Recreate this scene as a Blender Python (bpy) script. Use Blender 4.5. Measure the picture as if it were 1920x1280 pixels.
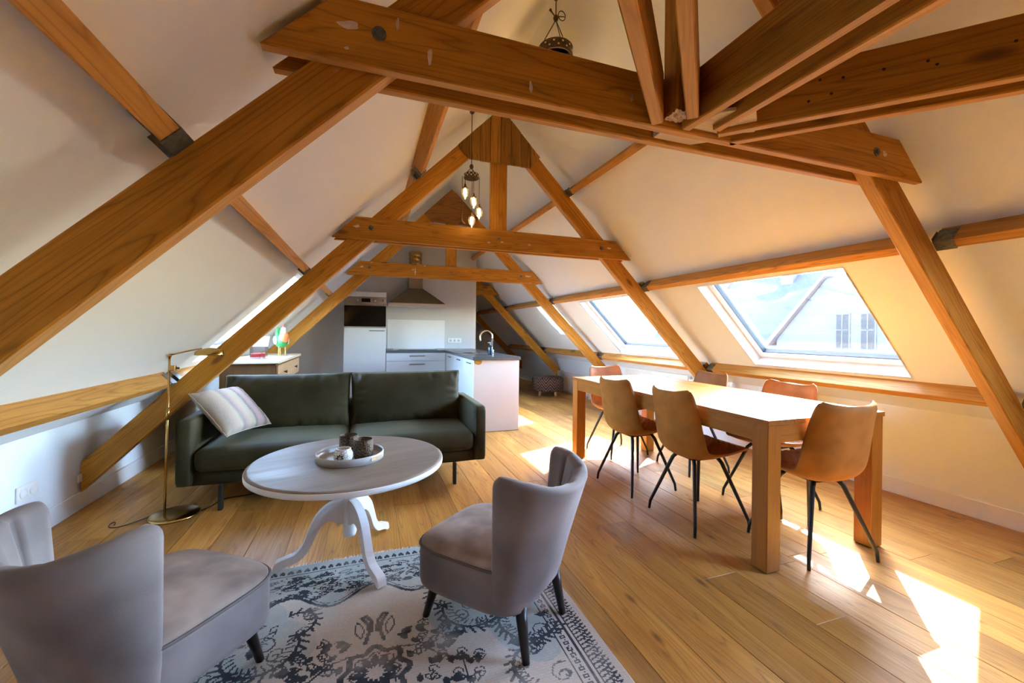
import bpy, bmesh, math, random
import numpy as np
from mathutils import Vector, Matrix
for o in list(bpy.data.objects): bpy.data.objects.remove(o, do_unlink=True)
scene = bpy.context.scene
COL = scene.collection
# ------------------------------------------------------------------ camera, sky, sun, exposure
XC = 1.091                                   # roof ridge
CAM_H, F_PX, YAW, ROLL, CY = 1.2, 776.7, 0.3369, 0.0114, 622.67
cd = bpy.data.cameras.new('camera'); cam = bpy.data.objects.new('camera', cd); COL.objects.link(cam)
cd.sensor_width = 36.0; cd.lens = F_PX/1920*36.0; cd.shift_y = -(640-CY)/1920; cd.clip_start = 0.02; cd.clip_end = 300
fw = Vector((math.sin(YAW), math.cos(YAW), 0)); rt = Vector((math.cos(YAW), -math.sin(YAW), 0)); up = Vector((0, 0, 1))
r2 = rt*math.cos(ROLL)+up*math.sin(ROLL); u2 = -rt*math.sin(ROLL)+up*math.cos(ROLL)
m = Matrix((r2, u2, -fw)).transposed().to_4x4(); m.translation = Vector((0, 0, CAM_H)); cam.matrix_world = m
scene.camera = cam
SUN_DIR = Vector((-0.89, -0.74, -1.0)).normalized()      # the way the light travels
w = bpy.data.worlds.new('world'); scene.world = w; w.use_nodes = True
nt = w.node_tree; nt.nodes.clear()
wo = nt.nodes.new('ShaderNodeOutputWorld'); bg = nt.nodes.new('ShaderNodeBackground'); sky = nt.nodes.new('ShaderNodeTexSky')
sky.sky_type = 'NISHITA'; sky.sun_disc = False
sky.sun_elevation = math.asin(-SUN_DIR.z); sky.sun_rotation = math.atan2(-SUN_DIR.x, -SUN_DIR.y)
sky.air_density = 1.0; sky.dust_density = 0.6; sky.ozone_density = 1.0
nt.links.new(sky.outputs[0], bg.inputs[0]); nt.links.new(bg.outputs[0], wo.inputs[0])
bg.inputs[1].default_value = 5.6
sd = bpy.data.lights.new('sun', 'SUN'); sun = bpy.data.objects.new('sun', sd); COL.objects.link(sun)
sd.energy = 19.0; sd.angle = math.radians(0.6); sd.color = (1.0, 0.98, 0.95)
sun.rotation_euler = SUN_DIR.to_track_quat('-Z', 'Y').to_euler()
vs = scene.view_settings; vs.view_transform = 'Standard'; vs.look = 'None'; vs.gamma = 1.0; vs.use_curve_mapping = False
vs.exposure = 1.65
scene.cycles.use_denoising = True
scene.cycles.use_adaptive_sampling = True; scene.cycles.adaptive_threshold = 0.03
scene.cycles.max_bounces = 9; scene.cycles.diffuse_bounces = 7; scene.cycles.glossy_bounces = 3
scene.cycles.transparent_max_bounces = 10; scene.cycles.sample_clamp_indirect = 12.0
scene.cycles.caustics_reflective = False; scene.cycles.caustics_refractive = False
random.seed(7)

# ------------------------------------------------------------------ helpers
def tag(o, label, cat=None, group=None, kind=None):
    if label: o['label'] = label
    if cat: o['category'] = cat
    if group: o['group'] = group
    if kind: o['kind'] = kind
    return o
def empty(name, loc=(0, 0, 0), rz=0.0):
    o = bpy.data.objects.new(name, None); COL.objects.link(o); o.location = loc; o.rotation_euler = (0, 0, rz); o.empty_display_size = 0.1
    return o
def obj(name, bm, mat, parent=None, loc=None, rot=None, smooth=False):
    if isinstance(bm, bmesh.types.BMesh):
        bmesh.ops.recalc_face_normals(bm, faces=bm.faces)
        me = bpy.data.meshes.new(name); bm.to_mesh(me); bm.free()
    else: me = bm
    o = bpy.data.objects.new(name, me); COL.objects.link(o)
    if mat is not None and not me.materials: me.materials.append(mat)
    if smooth:
        me.polygons.foreach_set('use_smooth', [True]*len(me.polygons))
    if parent: o.parent = parent
    if loc: o.location = loc
    if rot: o.rotation_euler = rot
    return o
def copy_tree(o, parent=None):
    c = o.copy(); COL.objects.link(c); c.parent = parent
    for ch in list(o.children): copy_tree(ch, c)
    return c
def bevel(bm, off, seg=1, edges=None):
    if off > 0: bmesh.ops.bevel(bm, geom=list(edges or bm.edges), offset=off, segments=seg, affect='EDGES', profile=0.5, clamp_overlap=True)
def box(x0, x1, y0, y1, z0, z1, bv=0.0, seg=1, bm=None):
    b = bmesh.new()
    bmesh.ops.create_cube(b, size=1.0)
    for v in b.verts: v.co = Vector((x0+(v.co.x+.5)*(x1-x0), y0+(v.co.y+.5)*(y1-y0), z0+(v.co.z+.5)*(z1-z0)))
    bevel(b, bv, seg)
    return join(bm, b)
def join(bm, b):
    if bm is None: return b
    me = bpy.data.meshes.new('t'); b.to_mesh(me); b.free(); bm.from_mesh(me); bpy.data.meshes.remove(me)
    return bm
def prism(pts, y0, y1, bv=0.0, seg=1, bm=None):          # polygon in x,z pushed along y
    b = bmesh.new()
    a = [b.verts.new((p[0], y0, p[1])) for p in pts]; c = [b.verts.new((p[0], y1, p[1])) for p in pts]
    n = len(pts)
    b.faces.new(a); b.faces.new(c[::-1])
    for i in range(n): b.faces.new((a[i], c[i], c[(i+1) % n], a[(i+1) % n]))
    bmesh.ops.recalc_face_normals(b, faces=b.faces)
    bevel(b, bv, seg)
    return join(bm, b)
def slab(pts, z0, z1, bv=0.0, seg=1, bm=None):            # polygon in x,y pushed along z
    b = bmesh.new()
    a = [b.verts.new((p[0], p[1], z0)) for p in pts]; c = [b.verts.new((p[0], p[1], z1)) for p in pts]
    n = len(pts)
    b.faces.new(a); b.faces.new(c[::-1])
    for i in range(n): b.faces.new((a[i], c[i], c[(i+1) % n], a[(i+1) % n]))
    bmesh.ops.recalc_face_normals(b, faces=b.faces)
    bevel(b, bv, seg)
    return join(bm, b)
def frame_of(d):
    d = d.normalized(); a = Vector((0, 0, 1)) if abs(d.z) < .9 else Vector((1, 0, 0))
    x = d.cross(a).normalized(); return x, d.cross(x).normalized()
def tube(pts, r, seg=10, bm=None, closed=False, flat=None):
    b = bmesh.new(); pts = [Vector(p) for p in pts]; n = len(pts)
    rs = r if isinstance(r, (list, tuple)) else [r]*n
    rings = []; px = None
    for i, p in enumerate(pts):
        if closed: d = pts[(i+1) % n]-pts[i-1]
        else: d = pts[min(i+1, n-1)]-pts[max(i-1, 0)]
        d = d.normalized()
        if px is None: x, y = frame_of(d)
        else:
            x = (px-d*px.dot(d)).normalized(); y = d.cross(x)
        px = x
        rings.append([b.verts.new(p+(x*math.cos(2*math.pi*k/seg)+y*math.sin(2*math.pi*k/seg))*rs[i]) for k in range(seg)])
    for i in range(n if closed else n-1):
        A, B = rings[i], rings[(i+1) % n]
        for k in range(seg): b.faces.new((A[k], A[(k+1) % seg], B[(k+1) % seg], B[k]))
    if not closed:
        b.faces.new(rings[0][::-1]); b.faces.new(rings[-1])
    return join(bm, b)
def lathe(prof, seg=32, bm=None, c=(0, 0), cap=True):
    b = bmesh.new(); rings = []
    for r, z in prof:
        if r < 1e-5: rings.append([b.verts.new((c[0], c[1], z))])
        else: rings.append([b.verts.new((c[0]+r*math.cos(2*math.pi*k/seg), c[1]+r*math.sin(2*math.pi*k/seg), z)) for k in range(seg)])
    for A, B in zip(rings, rings[1:]):
        for k in range(seg):
            k2 = (k+1) % seg
            if len(A) == 1 and len(B) == 1: continue
            if len(A) == 1: b.faces.new((A[0], B[k2], B[k]))
            elif len(B) == 1: b.faces.new((A[k], A[k2], B[0]))
            else: b.faces.new((A[k], A[k2], B[k2], B[k]))
    if cap:
        if len(rings[0]) > 1: b.faces.new(rings[0][::-1])
        if len(rings[-1]) > 1: b.faces.new(rings[-1])
    return join(bm, b)
def loft(rows, closed=False, cap=False, bm=None):
    b = bmesh.new(); R = [[b.verts.new(p) for p in row] for row in rows]; n = len(R[0])
    for A, B in zip(R, R[1:]):
        for k in range(n if closed else n-1):
            k2 = (k+1) % n
            b.faces.new((A[k], A[k2], B[k2], B[k]))
    if cap:
        b.faces.new(R[0][::-1]); b.faces.new(R[-1])
    return join(bm, b)
def crom(P, t):                                           # Catmull-Rom through P, t in 0..1
    n = len(P)-1; x = min(max(t, 0), 1)*n; i = min(int(x), n-1); f = x-i
    p = [P[max(i-1, 0)], P[i], P[i+1], P[min(i+2, n)]]
    return tuple(0.5*(2*b+(c-a)*f+(2*a-5*b+4*c-d)*f*f+(3*b-a-3*c+d)*f**3) for a, b, c, d in zip(*p))
def rrect(hx, hy, r, n=6, cx=0, cy=0):                    # rounded rectangle outline
    out = []
    for sx, sy, a0 in ((1, 1, 0), (-1, 1, 90), (-1, -1, 180), (1, -1, 270)):
        for k in range(n+1):
            a = math.radians(a0+90*k/n); out.append((cx+sx*(hx-r)+r*math.cos(a), cy+sy*(hy-r)+r*math.sin(a)))
    return out

# ------------------------------------------------------------------ materials
def nodes(name):
    mt = bpy.data.materials.new(name); mt.use_nodes = True; t = mt.node_tree; t.nodes.clear()
    out = t.nodes.new('ShaderNodeOutputMaterial'); p = t.nodes.new('ShaderNodeBsdfPrincipled'); t.links.new(p.outputs[0], out.inputs[0])
    return mt, t, p, out
def N(t, kind, **kw):
    n = t.nodes.new(kind)
    for k, v in kw.items(): setattr(n, k, v)
    return n
def mathn(t, op, a, b=None, clamp=False):
    n = N(t, 'ShaderNodeMath', operation=op, use_clamp=clamp)
    for i, v in enumerate((a, b)):
        if v is None: continue
        if isinstance(v, (int, float)): n.inputs[i].default_value = v
        else: t.links.new(v, n.inputs[i])
    return n.outputs[0]
def mixc(t, fac, a, b, mode='MIX'):
    n = N(t, 'ShaderNodeMix', data_type='RGBA', blend_type=mode)
    for i, v in ((0, fac), (6, a), (7, b)):
        if isinstance(v, (int, float)): n.inputs[i].default_value = v
        elif isinstance(v, tuple): n.inputs[i].default_value = (*v[:3], 1)
        else: t.links.new(v, n.inputs[i])
    return n.outputs[2]
def coords(t, scale=(1, 1, 1), rand=True):
    tc = N(t, 'ShaderNodeTexCoord'); v = tc.outputs['Object']
    if rand:
        oi = N(t, 'ShaderNodeObjectInfo'); cb = N(t, 'ShaderNodeCombineXYZ')
        for i, k in enumerate((37.0, 91.0, 53.0)): t.links.new(mathn(t, 'MULTIPLY', oi.outputs['Random'], k), cb.inputs[i])
        ad = N(t, 'ShaderNodeVectorMath', operation='ADD'); t.links.new(v, ad.inputs[0]); t.links.new(cb.outputs[0], ad.inputs[1]); v = ad.outputs[0]
    return scaled(t, v, scale)
def scaled(t, v, scale):
    mp = N(t, 'ShaderNodeVectorMath', operation='MULTIPLY'); t.links.new(v, mp.inputs[0]); mp.inputs[1].default_value = scale
    return mp.outputs[0]
def noise(t, v, scale, detail=3, rough=.5, dist=0.0):
    n = N(t, 'ShaderNodeTexNoise'); t.links.new(v, n.inputs['Vector']); n.inputs['Scale'].default_value = scale
    n.inputs['Detail'].default_value = detail; n.inputs['Roughness'].default_value = rough; n.inputs['Distortion'].default_value = dist
    return n.outputs[0]
def maprange(t, v, a, b, c=0.0, d=1.0):
    n = N(t, 'ShaderNodeMapRange'); t.links.new(v, n.inputs[0])
    for i, x in enumerate((a, b, c, d)): n.inputs[i+1].default_value = x
    return n.outputs[0]
def bump(t, p, h, strength, dist=.01):
    b = N(t, 'ShaderNodeBump'); b.inputs['Strength'].default_value = strength; b.inputs['Distance'].default_value = dist
    t.links.new(h, b.inputs['Height']); t.links.new(b.outputs[0], p.inputs['Normal'])
def plain(name, c, rough=.5, metal=0.0, var=.06, vs_=6.0, bmp=0.0, bs=60.0, sheen=0.0, sheen_c=None, coat=0.0, spec=None, rand=False, stretch=(1, 1, 1)):
    mt, t, p, out = nodes(name)
    v = coords(t, stretch, rand)
    f = noise(t, v, vs_, 2.5)
    col = mixc(t, maprange(t, f, .3, .7), tuple(x*(1-var) for x in c), tuple(min(1, x*(1+var)) for x in c))
    t.links.new(col, p.inputs['Base Color']); p.inputs['Roughness'].default_value = rough; p.inputs['Metallic'].default_value = metal
    if spec is not None: p.inputs['Specular IOR Level'].default_value = spec
    if sheen:
        p.inputs['Sheen Weight'].default_value = sheen; p.inputs['Sheen Roughness'].default_value = .35
        p.inputs['Sheen Tint'].default_value = (*(sheen_c or c), 1)
    if coat: p.inputs['Coat Weight'].default_value = coat; p.inputs['Coat Roughness'].default_value = .15
    if bmp: bump(t, p, noise(t, v, bs, 3), bmp, .004)
    return mt
def wood(name, light, dark, line=(.2, .08, .02), rough=.5, along='X', knots=.5, specks=0.0, lines=.45, spread=.25, coat=0.0, kscale=1.0, bmp=.0, spec=.4, kr=(.08, .17), kdim='3D'):
    mt, t, p, out = nodes(name)
    base = coords(t)
    sc = {'X': lambda a, b: (a, b, b), 'Y': lambda a, b: (b, a, b), 'Z': lambda a, b: (b, b, a)}[along]
    big = noise(t, scaled(t, base, sc(.7, 5)), 1.6, 3, .6, .5)
    col = mixc(t, maprange(t, big, .32, .68), light, dark)
    wv = N(t, 'ShaderNodeTexNoise'); t.links.new(scaled(t, base, sc(.45, 7)), wv.inputs['Vector']); wv.inputs['Scale'].default_value = 1.3; wv.inputs['Detail'].default_value = 1.5
    ring = mathn(t, 'ABSOLUTE', mathn(t, 'SINE', mathn(t, 'MULTIPLY', wv.outputs[0], 55.0)))
    ringf = mathn(t, 'MULTIPLY', mathn(t, 'POWER', mathn(t, 'SUBTRACT', 1.0, ring), 3.0), lines)
    col = mixc(t, ringf, col, line)
    fine = noise(t, scaled(t, base, sc(3.0, 130)), 1.0, 2, .6)
    col = mixc(t, maprange(t, fine, .45, .75, 0, .35), col, line)
    if knots:
        vo = N(t, 'ShaderNodeTexVoronoi', voronoi_dimensions=kdim); t.links.new(scaled(t, base, sc(1.5*kscale, 4.2*kscale)), vo.inputs['Vector']); vo.inputs['Scale'].default_value = 1.0
        ok = maprange(t, vo.outputs['Color'], .45, .55)
        kn = mathn(t, 'MULTIPLY', maprange(t, vo.outputs['Distance'], kr[0], kr[1], 1, 0), ok)
        col = mixc(t, mathn(t, 'MULTIPLY', kn, knots), col, (.07, .03, .015))
        halo = mathn(t, 'MULTIPLY', maprange(t, vo.outputs['Distance'], kr[1]*.7, kr[1]*2.4, 1, 0), ok)
        col = mixc(t, mathn(t, 'MULTIPLY', halo, .3*knots), col, dark)
    if specks:
        v2 = N(t, 'ShaderNodeTexVoronoi'); t.links.new(scaled(t, base, (4.5, 9, 9)), v2.inputs['Vector']); v2.inputs['Scale'].default_value = 1.0
        s = mathn(t, 'MULTIPLY', maprange(t, v2.outputs['Distance'], .05, .1, 1, 0), maprange(t, v2.outputs['Color'], .7, .75))
        col = mixc(t, mathn(t, 'MULTIPLY', s, specks), col, (.62, .52, .44))
        s2 = mathn(t, 'MULTIPLY', maprange(t, v2.outputs['Distance'], .03, .06, 1, 0), maprange(t, v2.outputs['Color'], .35, .3))
        col = mixc(t, mathn(t, 'MULTIPLY', s2, .8), col, (.05, .025, .012))
    oi = N(t, 'ShaderNodeObjectInfo'); hv = N(t, 'ShaderNodeHueSaturation'); t.links.new(col, hv.inputs['Color'])
    t.links.new(maprange(t, oi.outputs['Random'], 0, 1, 1-spread, 1+spread), hv.inputs['Value'])
    t.links.new(hv.outputs[0], p.inputs['Base Color'])
    t.links.new(maprange(t, big, .3, .7, rough-.06, rough+.08), p.inputs['Roughness'])
    if coat: p.inputs['Coat Weight'].default_value = coat; p.inputs['Coat Roughness'].default_value = .2
    p.inputs['Specular IOR Level'].default_value = spec
    if bmp: bump(t, p, fine, bmp, .003)
    return mt
def glassy(name, tint=(1, 1, 1), refl=.08, rough=.02):
    mt = bpy.data.materials.new(name); mt.use_nodes = True; t = mt.node_tree; t.nodes.clear()
    out = N(t, 'ShaderNodeOutputMaterial'); tr = N(t, 'ShaderNodeBsdfTransparent'); gl = N(t, 'ShaderNodeBsdfGlossy'); mx = N(t, 'ShaderNodeMixShader'); lw = N(t, 'ShaderNodeLayerWeight')
    tr.inputs[0].default_value = (*tint, 1); gl.inputs['Roughness'].default_value = rough; lw.inputs[0].default_value = .35
    t.links.new(mathn(t, 'ADD', mathn(t, 'MULTIPLY', lw.outputs['Fresnel'], .6), refl, True), mx.inputs[0])
    t.links.new(tr.outputs[0], mx.inputs[1]); t.links.new(gl.outputs[0], mx.inputs[2]); t.links.new(mx.outputs[0], out.inputs[0])
    return mt
def emit(name, c, s):
    mt, t, p, out = nodes(name); p.inputs['Base Color'].default_value = (*c, 1); p.inputs['Emission Color'].default_value = (*c, 1); p.inputs['Emission Strength'].default_value = s
    return mt
M = {}
M['plaster'] = plain('plaster', (.80, .86, .91), .75, var=.02, vs_=1.2)
M['paint'] = plain('white_paint', (.77, .80, .82), .45, var=.02)
M['winwhite'] = plain('window_white', (.84, .85, .86), .35, var=.015)
M['beam'] = wood('old_beam', (.58, .272, .040), (.40, .170, .020), (.13, .048, .008), .50, knots=.85, specks=.75, lines=.5, spread=.10, spec=.15, kscale=1.6)
M['purlin'] = wood('pine_purlin', (.62, .32, .082), (.50, .23, .048), (.25, .09, .02), .52, knots=.8, lines=.6, spread=.10, spec=.2)
M['gusset'] = wood('gusset_boards', (.40, .200, .030), (.26, .115, .015), (.06, .028, .008), .6, along='Z', knots=.95, lines=.75, spread=.20, kscale=1.6)
M['plank'] = wood('oak_floor', (.59, .288, .060), (.42, .178, .030), (.12, .050, .018), .42, knots=.95, lines=.42, spread=.26, kscale=1.05, spec=.30, kr=(.02, .085), kdim='2D')
M['table'] = wood('table_wood', (.42, .168, .020), (.32, .115, .011), (.22, .078, .015), .46, along='Y', knots=.15, lines=.35, spread=.08, spec=.25)
M['tablev'] = wood('table_leg_wood', (.46, .180, .016), (.36, .125, .010), (.24, .08, .014), .36, along='Z', knots=.2, lines=.35, spread=.08, coat=.1)
M['dresser'] = wood('dresser_wood', (.15, .072, .018), (.115, .05, .011), (.06, .025, .006), .55, along='Z', knots=.1, lines=.25, spread=.08)
M['dresserfront'] = wood('dresser_front', (.46, .29, .16), (.40, .24, .12), (.35, .2, .1), .45, along='Y', knots=.1, lines=.25, spread=.08)
M['paletop'] = wood('pale_top', (.72, .62, .48), (.64, .52, .38), (.5, .38, .25), .35, along='Y', knots=.0, lines=.2, spread=.05)
M['greytop'] = wood('grey_table_top', (.27, .215, .170), (.215, .168, .132), (.14, .105, .08), .44, along='X', knots=0, lines=.06, spread=.02, spec=.32)
M['palewood'] = wood('pale_leg_wood', (.70, .48, .25), (.60, .38, .18), (.4, .22, .1), .5, along='Z', knots=.1, lines=.2, spread=.05)
M['gussetpale'] = wood('pale_gusset', (.72, .62, .48), (.60, .47, .32), (.35, .22, .12), .6, knots=.4, lines=.3, spread=.05)
M['whiteleg'] = plain('white_chalk_paint', (.80, .80, .80), .5, var=.04, vs_=9, bmp=.05)
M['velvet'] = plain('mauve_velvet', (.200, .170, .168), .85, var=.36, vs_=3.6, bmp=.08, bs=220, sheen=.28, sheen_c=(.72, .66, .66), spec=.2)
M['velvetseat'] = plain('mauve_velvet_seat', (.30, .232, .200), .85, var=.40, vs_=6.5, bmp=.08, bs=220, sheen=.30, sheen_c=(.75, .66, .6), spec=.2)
M['piping'] = plain('dark_piping', (.11, .09, .085), .7)
M['sofa'] = plain('olive_velvet', (.042, .036, .016), .72, var=.35, vs_=3.4, bmp=.12, bs=140, sheen=.30, sheen_c=(.44, .43, .27), spec=.22)
M['leather'] = plain('cognac_leather', (.41, .178, .034), .62, var=.24, vs_=7, bmp=.10, bs=260, spec=.25)
M['leatherin'] = plain('quilted_leather', (.31, .142, .060), .55, var=.2, vs_=9, bmp=.10, bs=260, spec=.3)
M['blackmetal'] = plain('black_metal', (.022, .023, .025), .38, .3)
M['blackwood'] = plain('black_wood', (.012, .010, .010), .35)
M['brass'] = plain('brass', (.55, .36, .12), .22, 1.0)
M['bronze'] = plain('bronze', (.10, .065, .04), .45, .8, var=.3, vs_=40)
M['steel'] = plain('brushed_steel', (.58, .57, .56), .34, 1.0, var=.06, vs_=30, stretch=(.1, 1, 3))
M['hoodsteel'] = plain('hood_steel', (.30, .25, .20), .34, 1.0, var=.05, vs_=20)
M['ovensteel'] = plain('oven_steel', (.36, .345, .33), .36, 1.0, var=.05, vs_=30)
M['galv'] = plain('galvanised_steel', (.16, .17, .165), .5, .7, var=.35, vs_=45)
M['chrome'] = plain('chrome', (.8, .8, .82), .08, 1.0, var=.01)
M['kitchen'] = plain('kitchen_white', (.58, .61, .64), .35, var=.01)
M['greywall'] = plain('grey_white_wall', (.60, .60, .605), .75, var=.02, vs_=1.2)
M['handle'] = plain('dark_handle_steel', (.20, .20, .20), .4, .8)
M['paleunder'] = wood('pale_pine_underside', (.64, .38, .145), (.54, .29, .095), (.30, .13, .04), .55, knots=.5, lines=.35, spread=.06, spec=.2)
M['pencream'] = plain('kitchen_panel', (.60, .58, .555), .4, var=.01)
M['worktop'] = plain('slate_worktop', (.085, .092, .098), .28, var=.15, vs_=60)
M['blackglass'] = plain('oven_glass', (.006, .007, .008), .06, var=.0)
M['darkgap'] = plain('dark_gap', (.02, .02, .02), .8)
M['plastic'] = plain('white_plastic', (.82, .82, .81), .35, var=.01)
M['holeplastic'] = plain('grey_plastic', (.5, .5, .5), .45, var=.02)
M['red'] = plain('red_content', (.72, .015, .02), .35, var=.1)
M['clear'] = glassy('clear_plastic', (.93, .94, .96), .14, .1)
M['pane'] = glassy('window_glass', (.96, .98, .98), .03, .01)
M['globe'] = glassy('lamp_globe_glass', (1, .93, .78), .12, .15)
M['bulb'] = emit('warm_bulb', (1.0, .74, .36), 14.0)
M['soap'] = plain('dark_blue_bottle', (.018, .035, .06), .2)
M['radiator'] = plain('radiator_white', (.78, .78, .77), .4, var=.01)
M['green'] = plain('green_paint', (.035, .23, .05), .5, var=.35, vs_=30)
M['orange'] = plain('orange_paint', (.72, .15, .035), .5, var=.25, vs_=30)
M['cream'] = plain('cream_paint', (.80, .70, .62), .5, var=.15, vs_=25)
M['yellow'] = plain('ochre_paint', (.62, .40, .08), .5)
M['tray'] = plain('grey_tray', (.50, .51, .53), .35, var=.05)
M['traywood'] = plain('tray_floor', (.50, .42, .33), .4, var=.1)
M['cable'] = plain('black_cable', (.02, .018, .018), .5)
M['extwall'] = plain('render_white', (.060, .060, .060), .9, var=.03)
M['exttile'] = plain('roof_tile', (.028, .033, .040), .9, var=.2, vs_=8)
M['extred'] = plain('red_roof_tile', (.085, .070, .070), .9, var=.2, vs_=8)
M['extglass'] = plain('far_window_glass', (.010, .012, .015), .8)
M['bouncecut'] = wood('bounce_cut_boards', (.24, .12, .04), (.17, .08, .025), (.08, .03, .01), .6, knots=.4, lines=.4, spread=.1)  # invented dark cladding for unseen surfaces, keeps bounce off the nearest truss
M['plasterpatch'] = plain('plaster_patch', (.62, .52, .45), .9, var=.2, vs_=40)
M['extground'] = plain('street_paving', (.24, .24, .25), .9, var=.05, vs_=1)
M['splash'] = plain('splashback_steel', (.84, .86, .89), .18, 0.0, var=.01)
# ------------------------------------------------------------------ room shell
XL, XR = -1.777, 3.835
UL, UR = XC-XL, XR-XC                  # 2.868, 2.744
RIDGE = 3.31
YE, YB = 11.0, -1.55                   # far end wall, wall behind the camera
HIP = 1.25                             # the ridge stops here, hip end behind the camera
EAVE_U, EAVE_Z = 2.44, RIDGE-2.44
R2 = math.sqrt(2)
def roofz(u):
    u = abs(u)
    return RIDGE-u if u <= EAVE_U else EAVE_Z-(u-EAVE_U)*.66
SKY = {  # name: side, Y0, Y1, u0, u1
    'window_1': (1, 1.75, 2.945, 1.69, 2.385),
    'window_2': (1, 3.93, 5.145, 1.69, 2.385),
    'window_3': (1, 5.95, 6.65, 1.67, 2.14),
    'window_4': (-1, 3.86, 5.05, 1.63, 2.37),
    'window_fill': (1, .02, .76, 1.69, 2.385),  # unseen skylight, added to let in more fill light
}
def clip(poly, a, b, c):                                  # keep a*x+b*z<=c
    out = []
    for i, p in enumerate(poly):
        q = poly[(i+1) % len(poly)]; dp = a*p[0]+b*p[1]-c; dq = a*q[0]+b*q[1]-c
        if dp <= 0: out.append(p)
        if dp*dq < 0:
            t = dp/(dp-dq); out.append((p[0]+(q[0]-p[0])*t, p[1]+(q[1]-p[1])*t))
    return out
def slope(side, name, label, umax):
    holes = [v[1:] for v in SKY.values() if v[0] == side]
    us = sorted({0.0, EAVE_U, umax, *[h[2] for h in holes], *[h[3] for h in holes]})
    ys = sorted({HIP-umax, HIP, YE, *[h[0] for h in holes], *[h[1] for h in holes]})
    b = bmesh.new()
    for ua, ub in zip(us, us[1:]):
        for ya, yb in zip(ys, ys[1:]):
            um, ym = (ua+ub)/2, (ya+yb)/2
            if any(h[0] < ym < h[1] and h[2] < um < h[3] for h in holes): continue
            q = clip([(ua, ya), (ub, ya), (ub, yb), (ua, yb)], -1, -1, -HIP)   # the hip cuts the slope off
            if len(q) > 2: b.faces.new([b.verts.new((XC+side*u, y, roofz(u))) for u, y in q])
    bmesh.ops.remove_doubles(b, verts=b.verts, dist=.0005)
    bmesh.ops.recalc_face_normals(b, faces=b.faces)
    me = bpy.data.meshes.new(name); b.to_mesh(me); b.free()
    o = obj(name, me, M['plaster']); tag(o, label, 'ceiling', kind='structure')
    md = o.modifiers.new('thick', 'SOLIDIFY'); md.thickness = .012
    up_ = sum(p.normal.z*p.area for p in me.polygons) > 0
    md.offset = 1.0 if up_ else -1.0
    return o
slope(-1, 'ceiling_left', 'white plastered left roof slope behind the sofa', UL)
slope(1, 'ceiling_right', 'white plastered right roof slope with the row of skylights', UR)
# hip plane behind the camera
b = bmesh.new()
def hv(u, v): return (XC+u, HIP-v, RIDGE-v if v <= EAVE_U else EAVE_Z-(v-EAVE_U)*.66)
def face(b, pts): b.faces.new([b.verts.new(hv(*p)) for p in pts])
face(b, [(0, 0), (EAVE_U, EAVE_U), (-EAVE_U, EAVE_U)])
face(b, [(-EAVE_U, EAVE_U), (EAVE_U, EAVE_U), (UR, HIP-YB), (-UL, HIP-YB)])
o = obj('ceiling_hip', b, M['bouncecut']); tag(o, 'unseen hip end of the roof behind the viewer, darkened to cut bounce light', 'ceiling', kind='structure')  # out of view, made dark to hold back bounce light
# floor
fl = obj('floor', box(XL-.04, XR+.04, YB-.04, YE+.1, -.12, -.004), M['plank']); tag(fl, 'wide oak plank floor with warm brown knots', 'floor', kind='structure')
PW = .198
def plank_mesh(L):
    bm = box(-L/2, L/2, -PW/2+.0009, PW/2-.0009, -.004, .0, 0)
    bevel(bm, .0014, 1, [e for e in bm.edges if all(v.co.z > -.001 for v in e.verts)])
    me = bpy.data.meshes.new('plank'); bm.to_mesh(me); bm.free(); me.materials.append(M['plank']); return me
PL = {L: plank_mesh(L) for L in (1.0, 1.4, 1.8, 2.2)}
rng = random.Random(3)
row = 0; x = XL-.012
while x < XR:
    y = .15-rng.random()*1.2
    while y < 8.6:
        L = rng.choice((1.4, 1.8, 1.8, 2.2, 2.2))
        vis = x > -1.9 and not (x < 1.7 and y > 7.3)
        if vis: obj('plank', PL[L], None, fl, (x+PW/2, y+L/2, 0), (0, 0, math.pi/2))
        y += L+.0009
    x += PW; row += 1
# walls
def wall(name, bm, label, mat='plaster'): return tag(obj(name, bm, M[mat]), label, 'wall', kind='structure')
wall('wall_left', box(XL-.04, XL, YB, YE, 0, roofz(UL)+.02), 'low white knee wall along the left eaves')
wall('wall_right', box(XR, XR+.04, YB, YE, 0, roofz(UR)+.02), 'low white knee wall under the skylights')
wall('wall_back', box(XL, XR, YB-.04, YB, 0, EAVE_Z-(HIP-YB-EAVE_U)*.66), 'unseen low knee wall behind the viewer, darkened to cut bounce light', 'bouncecut')  # unseen, dark for the same bounce control as the hip end
KY = 7.24
wall('wall_kitchen', prism([(XL, 0), (1.844, 0), (1.844, RIDGE-(1.844-XC)), (XC, RIDGE), (XC-EAVE_U, EAVE_Z), (XL, roofz(UL))], KY, KY+.1), 'grey white gable partition behind the kitchen', 'greywall')
wall('wall_far', prism([(XL, 0), (XR, 0), (XR, roofz(UR)), (XC+EAVE_U, EAVE_Z), (XC, RIDGE), (XC-EAVE_U, EAVE_Z), (XL, roofz(UL))], YE, YE+.1), 'white end wall past the kitchen passage')
tag(obj('baseboard_left', box(XL, XL+.012, YB, KY, 0, .118, .003), M['paint']), 'white skirting board along the left knee wall', 'baseboard', kind='structure')
tag(obj('baseboard_right', box(XR-.013, XR, YB, YE, 0.0, .120, .003), M['paint']), 'white skirting board along the right knee wall', 'baseboard', kind='structure')

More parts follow.
